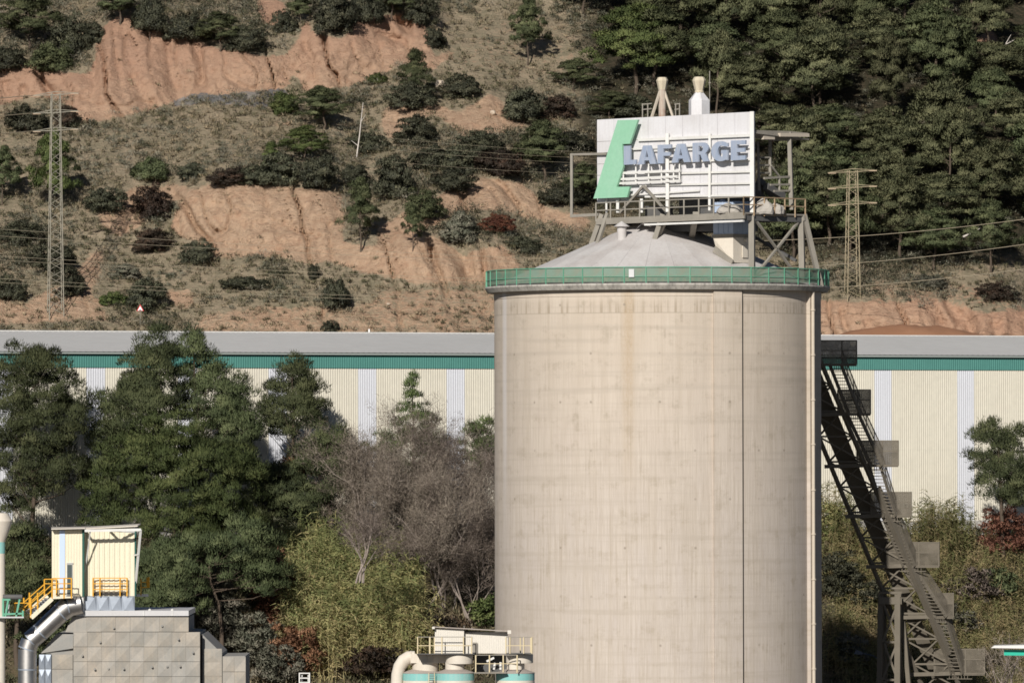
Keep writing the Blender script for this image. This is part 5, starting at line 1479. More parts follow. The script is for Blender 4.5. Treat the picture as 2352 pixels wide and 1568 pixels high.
krail([1355, 1540, 1725, 1912], 565, 798, (680,), -1.3, 0.085)
for dd in (-1.1, 2.3):
    pass
for x, dd in ((575, 0), (2110, 0)):
    for y in (322, 438):
        m_ = MB(); m_.bar(TK(x, y, -1.1), TK(x, y, 2.3), 0.05); part('railing_rail', m_, 'pale_yellow_rail', wk)
mb = MB(); mb.hexa([TK(1330, 790, 1.6), TK(1780, 790, 1.6), TK(1780, 790, 4), TK(1330, 790, 4)], [TK(1330, 560, 1.6), TK(1780, 560, 1.6), TK(1780, 560, 4), TK(1330, 560, 4)]); part('tank_gap_shade', mb, 'dark_steel', wk)  # dark box added to paint the black shadow between the tanks
for x0, y0, x1, y1 in ((1500, 650, 1600, 600), (1600, 760, 1615, 670), (1690, 760, 1690, 660)):
    mb = MB(); mb.bar(TK(x0, y0, .4), TK(x1, y1, .4), .14); part('motor_pipe', mb, 'white_steel', wk)
sh = thing('tank_cabin', 'cream corrugated cabin with sloping roof standing above the tanks', 'cabin', TK(1300, 540, 0))
weathered('cabin_cream', (0.68, 0.64, 0.57), (0.58, 0.53, 0.46), 0.4, 0.6, 0.5, 0.5)
def corr_face(K, x0, x1, yb0, yt0, yb1, yt1, d, per, name, mat, par, deep=0.03):
    """corrugated upright face between two picture columns"""
    a_, b_ = K(x0, yb0, d), K(x1, yb1, d); c_, e_ = K(x0, yt0, d), K(x1, yt1, d)
    n = max(int((b_ - a_).length / per), 1); vs = []; k = 0
    nrm = Vector((0, -1, 0))
    for i in range(n + 1):
        for f, dp in ((0, 0), (.5, 0), (.6, deep), (.9, deep)):
            t_ = min((i + f) / n, 1.0)
            vs.append((a_.lerp(b_, t_) + nrm * dp, c_.lerp(e_, t_) + nrm * dp))
            if t_ >= 1.0: break
    m_ = MB(); k = len(vs)
    m_.add([v[0] for v in vs] + [v[1] for v in vs], [(i, i + 1, k + i + 1, k + i) for i in range(k - 1)])
    return part(name, m_, mat, par)
corr_face(TK, 805, 1197, 540, 208, 540, 212, -0.3, .12, 'wall_sheet', 'cabin_cream', sh, .015)
corr_face(TK, 1200, 1785, 543, 262, 543, 252, 0.1, .12, 'wall_sheet', 'cabin_cream', sh, .015)
mb = MB(); mb.hexa([TK(812, 540, 0.2), TK(1780, 540, 0.2), TK(1780, 540, 2.6), TK(812, 540, 2.6)], [TK(812, 215, 0.2), TK(1780, 262, 0.2), TK(1780, 262, 2.6), TK(812, 215, 2.6)]); part('inner_shell', mb, 'dark_steel', sh)
mb = MB(); mb.hexa([TK(775, 192, -.6), TK(1805, 250, -.6), TK(1805, 250, 3.0), TK(775, 192, 3.0)], [TK(775, 180, -.6), TK(1805, 238, -.6), TK(1805, 238, 3.0), TK(775, 180, 3.0)]); part('roof', mb, 'tank_dust', sh)
mb = MB(); mb.box(TK(785, 200, -.65), .18, .14, .14); part('roof_end', mb, 'cabin_cream', sh)
mb = MB(); mb.box(TK(1805, 255, -.65), .24, .14, .24); part('roof_end', mb, 'cabin_cream', sh)
mb = MB(); mb.tube([TK(1198, 215, -.4), TK(1198, 168, -.4)], .03, 5); part('roof_rod', mb, 'dusty_steel', sh)
mb = MB(); mb.box(TK(1345, 470, -.05), .32, .05, .75); part('hatch', mb, 'dusty_steel', sh)
# low frame at the bottom edge
KF = crop(1000, 1950, 1.96)
fd = 500
lf = thing('white_pipe_frame', 'small white pipe frame rising from the bottom edge among shrubs', 'frame', P(699, 1700, fd))
for x in (688, 711):
    mb = MB(); mb.bar(P(x, 1720, fd), P(x, 1544, fd), 0.09); part('upright', mb, 'white_steel', lf)
for x in (694, 708):
    mb = MB(); mb.bar(P(x, 1720, fd + .7), P(x, 1549, fd + .7), 0.07); part('upright', mb, 'white_steel', lf)
for y in (1545, 1556, 1566):
    mb = MB(); mb.bar(P(687, y, fd), P(712, y, fd), 0.08); part('cross_bar', mb, 'white_steel', lf)

# ------------------------------------------------------------------ concrete plant building with cabin, duct and yellow stairs
K9 = crop(0, 2000, 2.145); K0 = crop(0, 2050, 3.36)
LD = 430.0
def L9(x, y, dd=0.0): return P(*K9(x, y), LD + dd)
def L0(x, y, dd=0.0): return P(*K0(x, y), LD + dd)
t = weathered('precast_concrete', (0.31, 0.295, 0.265), (0.46, 0.39, 0.31), 1.0, 0.55, 0.35, 0.9, bump=0.3)
_src = t.b.inputs['Base Color'].links[0].from_socket
_oi = t.node('ShaderNodeObjectInfo'); _hs = t.node('ShaderNodeHueSaturation')
t.put(_hs.inputs['Value'], t.ramp(_oi.outputs['Random'], 0, 1, .94, 1.04)); t.put(_hs.inputs['Saturation'], t.ramp(_oi.outputs['Random'], 0, 1, 1.1, .85)); t.l.new(_src, _hs.inputs['Color']); t.col(_hs.outputs[0])
weathered('precast_dark', (0.27, 0.265, 0.25), (0.36, 0.32, 0.27), 0.8, 0.7, 0.3, 0.9, bump=0.3)
def metal(name, c, rough, scale=1.2, met=1.0):
    t = NT(name); n = t.noise(t.tc.outputs['Object'], scale, 4)
    t.col(t.mix(n, c, tuple(x * 0.75 for x in c))).surf(t.ramp(n, .3, .7, rough - .06, rough + .1), met, 0.5); t.bump(n, .15, .05)
metal('galvanised', (0.34, 0.38, 0.44), 0.5, 1.2, 0.35); metal('duct_steel', (0.58, 0.56, 0.54), 0.42)
weathered('coping_metal', (0.55, 0.54, 0.54), (0.45, 0.44, 0.43), 0.5, 0.6, 0.2, 0.5)
weathered('yellow_paint', (0.68, 0.34, 0.02), (0.5, 0.27, 0.05), 0.35, 1.0, 0.3, 0.5)
weathered('cabin_yellowish', (0.74, 0.68, 0.52), (0.62, 0.56, 0.42), 0.3, 0.6, 0.5, 0.5, bump=0.0)
plain('dark_green', (0.02, 0.09, 0.07), 0.5); plain('cabin_glass', (0.07, 0.09, 0.09), 0.15, 0, 0.6); plain('clear_blue', (0.50, 0.60, 0.80), 0.4)
pb_ = thing('precast_building', 'stepped grey building of faceted diamond concrete blocks at the bottom edge', 'building', L9(1100, 1950, 3))
mp_ = LD / F / 2.145 / 1.7415
def pyr(w, h, rel):
    m_ = MB(); m_.add([(-w / 2, 0, -h / 2), (w / 2, 0, -h / 2), (w / 2, 0, h / 2), (-w / 2, 0, h / 2), (0, -rel, 0), (-w / 2, .2, -h / 2), (w / 2, .2, -h / 2), (w / 2, .2, h / 2), (-w / 2, .2, h / 2)],
                      [(0, 1, 4), (1, 2, 4), (2, 3, 4), (3, 0, 4), (0, 5, 6, 1), (1, 6, 7, 2), (2, 7, 8, 3), (3, 8, 5, 0)])
    return mesh_of('block', m_)
BWp = 127.0
blk = [pyr(BWp * mp_ - .008, BWp * mp_ - .022, 0.085), pyr(BWp * mp_ - .008, BWp * mp_ - .022, -0.075)]
def block_rows(rows, d, seed):
    rg = random.Random(seed)
    for (y, x0, x1) in rows:
        n = max(int(round((x1 - x0) / BWp)), 1)
        for k in range(n):
            x = x0 + (k + .5) * (x1 - x0) / n
            o_ = put('block', blk[(k + int(y / 127)) % 2], 'precast_concrete', pb_, L9(x, y + BWp / 2, d), rg.uniform(-.01, .01))
            o_.scale = ((x1 - x0) / n / BWp, 1, 1)
block_rows([(1000, 742, 1618), (1128, 630, 1716), (1255, 630, 1716), (1382, 630, 1716), (1509, 630, 1716), (1636, 630, 1716), (1763, 630, 1716)], 0.0, 3)
block_rows([(1270, 1738, 1905), (1380, 1738, 1905), (1505, 1738, 1905), (1632, 1738, 1905), (1342, 1912, 2108), (1469, 1912, 2108), (1596, 1912, 2108)], 0.9, 4)
block_rows([(1320, 445, 625), (1447, 445, 625), (1574, 445, 625), (1701, 445, 625)], 0.25, 5)
# backing masses
def mass(poly, d0, d1, mat, name):
    m_ = MB(); b = [L9(x, y, d0) for x, y in poly]; e = [p + Vector((0, d1 - d0, 0)) for p in b]; m_.hexa(b, e); return part(name, m_, mat, pb_)
mass([(640, 2000), (1712, 2000), (1712, 1135), (1610, 1130), (1610, 1005), (640, 1005), (560, 1130), (630, 1135)], .12, 9, 'precast_dark', 'wall_core')
mass([(1730, 2000), (1903, 2000), (1903, 1312), (1738, 1150), (1730, 1150)], 1.0, 9, 'precast_dark', 'wing_core')
mass([(1908, 2000), (2106, 2000), (2106, 1334), (1908, 1336)], 1.02, 8, 'precast_dark', 'wing_core')
mass([(440, 2000), (632, 2000), (632, 1146), (480, 1146), (345, 1312), (440, 1312)], .36, 9, 'precast_dark', 'wall_core')
mb = MB(); mb.add([L9(x, y, d) for x, y, d in ((560, 1128, .1), (742, 1128, .1), (742, 995, .06), (618, 995, .06), (560, 1128, .6), (742, 1128, .6), (742, 995, .6), (618, 995, .6))], [(0, 1, 2, 3), (4, 7, 6, 5), (0, 3, 7, 4), (0, 4, 5, 1), (1, 5, 6, 2), (2, 6, 7, 3)]); part('corner_block', mb, 'precast_concrete', pb_)
mb = MB(); mb.add([L9(x, y, d) for x, y, d in ((345, 1312, .3), (628, 1268, .1), (628, 1146, .2), (485, 1146, .5))], [(0, 1, 2, 3)]); part('sloped_slab', mb, 'precast_dark', pb_)
mb = MB(); mb.bar(L9(1726, 1150, .9), L9(1726, 2000, .9), 0.12, 0.1); part('joint_strip', mb, 'seam_dark', pb_)
for (x, y) in ((975, 1092), (1390, 1076), (858, 1215), (705, 1330), (1530, 1190), (1655, 1303), (812, 1447), (930, 1442), (1060, 1442), (1303, 1427), (1433, 1424), (1543, 1420)):
    m_ = MB(); p = L9(x, y, -.16); m_.tube([p, p + Vector((0, .25, 0))], .07, 7); part('spout', m_, 'precast_dark', pb_)
mass([(650, 992), (1618, 990), (1618, 945), (650, 945)], -.12, 9, 'coping_metal', 'coping')
for x in (720, 1235, 1480):
    m_ = MB(); m_.bar(L9(x, 945, -.14), L9(x, 990, -.14), .04); part('coping_joint', m_, 'white_steel', pb_)
for x in (1285, 1478):
    m_ = MB(); m_.lathe(L9(x, 945, .5), [(.1, 0), (.1, .06), (.02, .12)], 8); part('coping_knob', m_, 'white_steel', pb_)
# metal-clad corner with diamond sheets
mc = pyr(54 * mp_ - .02, BWp * mp_ - .02, .09)
for y in (1320, 1447, 1574, 1701):
    for x in (358, 414):
        put('clad_sheet', mc, 'galvanised', pb_, L9(x, y + BWp / 2, .12))
# galvanised box under the cabin, with creased sheets
gb = thing('galvanised_box', 'bare galvanised sheet box with diagonal creases between cabin and concrete building', 'duct box', L0(1470, 1310, 1))
mb = MB(); mb.hexa([L0(1125, 1330, .2), L0(1810, 1330, .2), L0(1810, 1330, 4), L0(1125, 1330, 4)], [L0(1125, 1118, .2), L0(1810, 1118, .2), L0(1810, 1118, 4), L0(1125, 1118, 4)]); part('shell', mb, 'galvanised', gb)
for k in range(4):
    xa, xb = 1130 + k * 170, 1130 + (k + 1) * 170
    mb = MB(); mb.add([L0(xa + 3, 1318, .19), L0(xb - 3, 1318, .19), L0(xb - 3, 1120, .19), L0(xa + 3, 1120, .19), L0(xa + 40, 1300, .14), L0(xb - 30, 1140, .12)], [(0, 1, 4), (1, 5, 4), (1, 2, 5), (2, 3, 5), (3, 4, 5), (3, 0, 4)]); part('creased_sheet', mb, 'galvanised', gb)
mb = MB(); mb.bar(L0(1108, 1340, -.1), L0(1108, 1115, -.1), .2); part('corner_post', mb, 'white_steel', gb)
# shiny round duct with mitred bends
sd_ = thing('steel_duct', 'shiny segmented steel duct curving down past the concrete building', 'duct', L9(232, 1950, -.3))
cen = [(700, 885), (590, 905), (520, 965), (345, 1130), (262, 1200), (236, 1275), (234, 1450), (234, 1700), (234, 2000)]
rad_ = [0.62, .66, .60, .58, .58, .57, .57, .57, .57]
for k in range(len(cen) - 1):
    mb = MB(); mb.tube([L9(*cen[k], -.25), L9(*cen[k + 1], -.25)], [rad_[k] * (1.012 if k % 2 else 1), rad_[k + 1] * (1.012 if k % 2 else 1)], 20, False); part('duct_segment', mb, 'duct_steel', sd_, 40)
    mb = MB(); p = L9(*cen[k + 1], -.25); q = L9(*cen[k], -.25); dn = (p - q).normalized(); mb.tube([p - dn * .04, p + dn * .04], rad_[k + 1] * 1.03, 20); part('seam_band', mb, 'galvanised', sd_, 40)
# cabin
cb_ = thing('roof_cabin', 'cream corrugated cabin with dark door and projecting white frame above the concrete building', 'cabin', L0(1200, 1120, 1))
corr_face(L0, 697, 1112, 1122, 232, 1122, 228, -.3, .16, 'wall_sheet', 'cabin_yellowish', cb_, .02)
corr_face(L0, 1135, 1820, 1115, 215, 1115, 200, .35, .30, 'wall_sheet', 'cabin_yellowish', cb_, .05)
mb = MB(); mb.hexa([L0(700, 1120, -.22), L0(1110, 1120, -.22), L0(1110, 1120, 5), L0(700, 1120, 5)], [L0(700, 238, -.22), L0(1110, 238, -.22), L0(1110, 238, 5), L0(700, 238, 5)]); part('inner_shell', mb, 'cabin_yellowish', cb_)
mb = MB(); mb.hexa([L0(1140, 1112, .45), L0(1815, 1112, .45), L0(1815, 1112, 5), L0(1140, 1112, 5)], [L0(1140, 218, .45), L0(1815, 205, .45), L0(1815, 205, 5), L0(1140, 218, 5)]); part('inner_shell', mb, 'cabin_yellowish', cb_)
mb = MB(); mb.bar(L0(1122, 1122, -.34), L0(1122, 226, -.34), .13, .12); part('corner_trim', mb, 'dark_green', cb_)
mb = MB(); mb.bar(L0(1822, 1115, .25), L0(1822, 205, .25), .1, .12); part('corner_trim', mb, 'dark_green', cb_)
mb = MB(); mb.prism([L0(800, 1078, -.36), L0(872, 1078, -.36), L0(872, 236, -.36), L0(800, 236, -.36)], (0, .03, 0)); part('translucent_strip', mb, 'clear_blue', cb_)
mb = MB(); mb.prism([L0(895, 1104, -.37), L0(975, 1104, -.37), L0(975, 682, -.37), L0(895, 682, -.37)], (0, .04, 0)); dr = part('door', mb, 'white_steel', cb_)
mb = MB(); mb.prism([L0(902, 1100, -.39), L0(968, 1100, -.39), L0(968, 695, -.39), L0(902, 695, -.39)], (0, .015, 0)); part('door_pane', mb, 'cabin_glass', dr)
mb = MB(); mb.bar(L0(893, 672, -.42), L0(980, 672, -.42), .08, .05); part('door_hood', mb, 'white_steel', dr)
mb = MB(); mb.hexa([L0(690, 224, -.9), L0(1145, 214, -.9), L0(1145, 196, 5), L0(690, 204, 5)], [L0(690, 214, -.9), L0(1145, 203, -.9), L0(1145, 184, 5), L0(690, 192, 5)]); part('roof_sheet', mb, 'tank_cream', cb_)
mb = MB(); mb.hexa([L0(1130, 222, .0), L0(1850, 184, .0), L0(1890, 158, 5), L0(1130, 200, 5)], [L0(1130, 208, .0), L0(1850, 170, .0), L0(1890, 146, 5), L0(1130, 188, 5)]); part('roof_sheet', mb, 'tank_cream', cb_)
# slot above the box
mb = MB(); mb.prism([L0(1245, 1108, .28), L0(1700, 1108, .28), L0(1700, 1072, .28), L0(1245, 1072, .28)], (0, .02, 0)); part('wall_slot', mb, 'seam_dark', cb_)
# projecting frame that throws its shadow on the wall
fo_ = -0.95
for p, q, w in (((1140, 240), (1895, 226), .16), ((1890, 226), (1822, 940), .13), ((1215, 240), (1140, 800), .07)):
    mb = MB(); mb.bar(L0(*p, fo_), L0(*q, fo_ if p[1] == 240 and q[1] < 300 else .3), w); part('frame_bar', mb, 'white_steel', cb_)
for x in (1150, 1510, 1885):
    mb = MB(); mb.bar(L0(x, 235, fo_), L0(x - 30 if x > 1200 else x, 250, .35), .11); part('frame_arm', mb, 'white_steel', cb_)
mb = MB(); mb.bar(L0(1510, 240, fo_), L0(1830, 260, .35), .11); part('frame_arm', mb, 'white_steel', cb_)
mb = MB(); mb.bar(L0(1800, 570, .0), L0(1855, 560, fo_ * .5), .08); part('frame_arm', mb, 'white_steel', cb_)
# yellow guard rail in front of the wall
def yrail(par, xs, ys_, yb, dd, K=L0, w=.075):
    for x in xs:
        m_ = MB(); m_.bar(K(x, yb, dd), K(x, ys_[0], dd), w); part('railing_post', m_, 'yellow_paint', par)
    for y in ys_:
        m_ = MB(); m_.bar(K(xs[0], y, dd), K(xs[-1], y, dd), .055); part('railing_rail', m_, 'yellow_paint', par)
gr = thing('guard_rail', 'yellow three-bar guard rail in front of the cabin wall slot', 'railing', L0(1470, 1120, 0))
yrail(gr, [1252, 1345, 1615, 1708], (875, 950, 1028), 1120, 0.0)
st = thing('yellow_stair', 'steep stair with yellow handrails climbing to the cabin door', 'stair', L0(420, 1420, -.8))
mb = MB(); mb.hexa([L0(690, 1158, -1.6), L0(980, 1142, -1.6), L0(980, 1142, -.4), L0(690, 1158, -.4)], [L0(690, 1122, -1.6), L0(980, 1122, -1.6), L0(980, 1122, -.4), L0(690, 1122, -.4)]); part('landing', mb, 'cabin_yellowish', st)
yrail(st, [702, 862, 962], (878, 950, 1022), 1150, -1.6); yrail(st, [598, 760], (890, 950), 1110, -.5)
mb = MB(); mb.bar(L0(702, 1152, -1.6), L0(420, 1410, -1.6), .1, .26); part('stringer', mb, 'cabin_yellowish', st)
mb = MB(); mb.bar(L0(640, 1110, -.5), L0(360, 1340, -.5), .1, .26); part('stringer', mb, 'cabin_yellowish', st)
for k in range(1, 9):
    f = k / 9; mb = MB(); mb.bar(L0(690 - 290 * f, 1140 + 250 * f, -1.6), L0(640 - 280 * f, 1120 + 235 * f, -.5), .24, .05); part('tread', mb, 'galvanised', st)
for dy in (0, 78):
    mb = MB(); mb.bar(L0(700, 958 + dy, -1.6), L0(415, 1215 + dy, -1.6), .06); part('handrail', mb, 'yellow_paint', st)
    mb = MB(); mb.bar(L0(598, 955 + dy * .8, -.5), L0(322, 1200 + dy, -.5), .06); part('handrail', mb, 'yellow_paint', st)
for x, y0, y1, dd in ((508, 1070, 1330, -1.6), (415, 1140, 1410, -1.6), (398, 1070, 1280, -.5), (322, 1140, 1285, -.5)):
    mb = MB(); mb.bar(L0(x, y1, dd), L0(x, y0, dd), .09); part('railing_post', mb, 'yellow_paint', st)
# small far landing on the other side of the cabin
sl = thing('side_landing', 'white landing with a bent yellow post jutting out behind the cabin', 'landing', L0(1900, 1120, 4))
mb = MB(); mb.hexa([L0(1815, 1125, 3), L0(1995, 1125, 3), L0(1995, 1125, 4.5), L0(1815, 1125, 4.5)], [L0(1815, 1090, 3), L0(1995, 1090, 3), L0(1995, 1090, 4.5), L0(1815, 1090, 4.5)]); part('deck', mb, 'white_steel', sl)
mb = MB(); mb.bar(L0(2000, 1005, 3), L0(2000, 860, 3), .1); part('railing_post', mb, 'yellow_paint', sl)
mb = MB(); mb.bar(L0(1978, 1000, 3), L0(1978, 868, 3), .07); part('railing_post', mb, 'yellow_paint', sl)
for y in (930, 1000):
    mb = MB(); mb.bar(L0(1890, y, 3), L0(2005, y, 3), .055); part('railing_rail', mb, 'yellow_paint', sl)
mb = MB(); mb.bar(L0(1895, 1110, 3), L0(1895, 880, 3), .06); part('railing_post', mb, 'yellow_paint', sl)
# round column with flared head at the picture edge
cl_ = thing('flared_column', 'white round column with teal band and flared head at the picture edge', 'column', L0(0, 2400, -2))
def zc(y): return L0(0, y, -2.0).z
cx_ = L0(-12, 1000, -2.0)
rc = 80 * LD / F / 3.36 / 1.7415
part('shaft', MB().lathe((cx_.x, cx_.y, 0), [(rc, -.3), (rc, zc(545))], 24), 'tank_cream', cl_, 40)
part('band', MB().lathe((cx_.x, cx_.y, 0), [(rc + .005, zc(545)), (rc + .005, zc(393))], 24), 'tank_teal', cl_, 40)
part('flared_head', MB().lathe((cx_.x, cx_.y, 0), [(rc, zc(393)), (rc * 2.2, zc(130)), (rc * 2.25, zc(110)), (rc * 1.5, zc(5)), (0.02, zc(-5))], 24), 'tank_cream', cl_, 30)
# green-railed deck round the column
gd_ = thing('green_deck', 'small deck with green rails and a dark rolled cover beside the column', 'deck', L0(120, 1420, -2))
mb = MB(); mb.hexa([L0(-60, 1412, -2.8), L0(320, 1412, -2.8), L0(320, 1412, -1), L0(-60, 1412, -1)], [L0(-60, 1392, -2.8), L0(320, 1392, -2.8), L0(320, 1392, -1), L0(-60, 1392, -1)]); part('deck', mb, 'coping_metal', gd_)
for x0, y0, x1, y1 in ((45, 1395, 45, 1150), (75, 1395, 115, 1160), (215, 1395, 265, 1160), (310, 1395, 310, 1310), (45, 1360, 315, 1350), (45, 1165, 140, 1165)):
    mb = MB(); mb.bar(L0(x0, y0, -2.7), L0(x1, y1, -2.7), .11); part('rail_bar', mb, 'green_paint', gd_)
mb = MB(); mb.tube([L0(40, 1130, -2.6), L0(300, 1130, -2.6)], .16, 12); part('rolled_cover', mb, 'dark_steel', gd_, 40)
mb = MB(); mb.prism([L0(75, 1290, -2.3), L0(120, 1290, -2.3), L0(132, 1165, -2.3), L0(78, 1165, -2.3)], (0, .1, 0)); part('white_board', mb, 'white_panel', gd_)
mb = MB(); mb.hexa([L0(60, 1390, -2.5), L0(130, 1390, -2.5), L0(130, 1390, -2.2), L0(60, 1390, -2.2)], [L0(75, 1290, -2.5), L0(120, 1290, -2.5), L0(120, 1290, -2.2), L0(75, 1290, -2.2)]); part('board_foot', mb, 'white_panel', gd_)
yf = thing('yellow_gate_rail', 'short yellow rail between the green deck and the stair foot', 'railing', L0(240, 1400, -1.5))
yrail(yf, [200, 320, 425], (1210, 1280), 1400, -1.4)
# ------------------------------------------------------------------ pines in front of the shed
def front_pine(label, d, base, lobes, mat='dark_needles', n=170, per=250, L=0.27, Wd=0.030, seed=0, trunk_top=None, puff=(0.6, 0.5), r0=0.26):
    """lobes: rounded masses of the crown as picture ellipses (x, y, rx, ry)"""
    rng = np.random.default_rng(seed); m = d / F
    bp = P(*base, d)
    bp.z = min(bp.z, float(bank_z(np.array(bp.x), np.array(bp.y)))) if base[1] > 1150 else bp.z
    area = sum(a[2] * a[3] for a in lobes); cs = []; lns = []
    for (x, y, rx, ry) in lobes:
        c = P(x, y, d); k = max(int(n * rx * ry / area), 5)
        n0 = sum(len(q_) for q_ in cs); cy0 = c.y + rng.normal() * .3
        cs.append(ellip_points(rng, (c.x, cy0, c.z), (rx * m * .95, rx * m * .85, ry * m * 1.0), int(k * 1.35), 0.30, -0.85)); lns.append(unit(cs[-1] - np.array([c.x, cy0 + .8, c.z - ry * m * .35])))
    c = np.concatenate(cs)
    a = puff[0] + puff[1] * rng.random(len(c))
    ln = unit(c - np.array(P(np.mean([q[0] for q in lobes]), np.mean([q[1] for q in lobes]) + 40, d + 2.0))) * .35 + np.concatenate(lns) * .8
    cl = Cloud(); puffs(cl, c, np.stack([a, a, a], 1), per, L, Wd, rng, up=0.9, wild=.7, shell=.35, lean=ln)
    t = thing('pine_tree', label, 'tree', bp, 'pines growing in front of the long shed')
    o = link('crown', cl.mesh('crown', bp), mat, t)
    top = P(*(trunk_top or (lobes[0][0], lobes[0][1])), d)
    tb = MB(); limb_mesh(tb, bp - Vector((0, 0, .5)), top, c[rng.choice(len(c), 22, False)], r0, rng)
    part('trunk', tb, 'bark', t, 60)

front_pine('big dark pine cut by the picture edge beside the flared column', 590, (78, 1262),
           [(60, 850, 70, 60), (110, 880, 80, 75), (20, 930, 90, 90), (100, 980, 95, 75), (160, 960, 38, 65), (40, 1060, 95, 75), (120, 1080, 85, 70), (30, 1150, 70, 50), (185, 930, 14, 55)], n=250, seed=1)
front_pine('slim young pine between the two big pines', 593, (240, 1240), [(240, 930, 28, 45), (245, 1000, 42, 55), (235, 1080, 45, 55)], n=45, seed=2, r0=.14)
front_pine('tall pine forming one peak of the big twin-topped group', 588, (360, 1300),
           [(362, 800, 46, 45), (345, 860, 75, 60), (350, 930, 85, 60), (310, 1000, 80, 60), (320, 900, 52, 50)], n=150, seed=3)
front_pine('tall pine forming the other peak of the twin-topped group', 590, (460, 1300),
           [(445, 805, 46, 42), (460, 860, 62, 60), (480, 930, 85, 60), (540, 920, 45, 50), (520, 1000, 85, 60), (570, 980, 30, 45)], n=165, seed=4)
front_pine('broad lower pine with brighter green needles in front of the twin-topped group', 582, (400, 1330),
           [(400, 990, 110, 45), (400, 1080, 130, 60), (230, 1180, 60, 50), (520, 1210, 90, 50), (330, 1050, 110, 60), (470, 1060, 120, 60), (270, 1130, 85, 60), (400, 1150, 120, 65), (530, 1140, 80, 60), (300, 1210, 100, 45), (450, 1220, 100, 50), (570, 1080, 45, 50)], 'dark_needles_bright', n=340, seed=5)
front_pine('pine with a rounded head standing clear before the shed wall', 600, (690, 1290),
           [(670, 850, 30, 32), (675, 900, 66, 50), (690, 950, 66, 40), (640, 950, 42, 40), (660, 990, 45, 25), (640, 1140, 50, 50)], n=125, seed=6)
front_pine('low spreading pine beside the round-headed one', 598, (755, 1300),
           [(755, 1010, 45, 38), (765, 1060, 60, 50), (720, 1060, 55, 50), (790, 1100, 36, 38), (690, 1150, 70, 50), (640, 1110, 55, 50), (760, 1140, 45, 35)], n=150, seed=7)
front_pine('slender light green young pine with a pointed leader before the shed', 604, (948, 1250),
           [(946, 880, 8, 22), (945, 925, 26, 38), (950, 975, 58, 50), (935, 1040, 75, 50), (990, 1020, 40, 45), (870, 1030, 38, 40), (950, 1100, 90, 50)], 'dark_needles_bright', n=150, seed=8, per=110, puff=(.4, .3), r0=.16)
front_pine('pale pine top showing beside the silo edge', 604, (1110, 1250), [(1105, 980, 26, 30), (1090, 1030, 40, 50), (1125, 1050, 40, 60)], 'dark_needles_bright', n=60, seed=9, per=110, puff=(.4, .3), r0=.14)
front_pine('pine before the shed wall at the far end', 626, (2310, 1230),
           [(2290, 1000, 34, 40), (2330, 1010, 30, 40), (2270, 1050, 46, 40), (2330, 1080, 60, 60), (2280, 1120, 45, 45), (2360, 1130, 60, 60), (2252, 1000, 18, 22)], n=120, seed=10)
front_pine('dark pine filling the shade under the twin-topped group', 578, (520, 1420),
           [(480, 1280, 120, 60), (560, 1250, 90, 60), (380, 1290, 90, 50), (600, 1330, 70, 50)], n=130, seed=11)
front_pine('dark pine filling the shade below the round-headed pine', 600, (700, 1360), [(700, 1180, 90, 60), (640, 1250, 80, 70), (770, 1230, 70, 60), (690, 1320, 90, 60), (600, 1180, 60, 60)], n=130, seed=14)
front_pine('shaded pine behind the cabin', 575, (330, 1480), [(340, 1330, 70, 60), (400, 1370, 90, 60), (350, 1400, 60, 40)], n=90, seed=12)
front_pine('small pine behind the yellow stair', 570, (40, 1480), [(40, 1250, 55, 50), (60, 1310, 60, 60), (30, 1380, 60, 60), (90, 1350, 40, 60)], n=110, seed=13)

weathered('twig_bark', (0.36, 0.30, 0.26), (0.2, 0.16, 0.13), 0.5, 2.0, 0.6, 0.9)
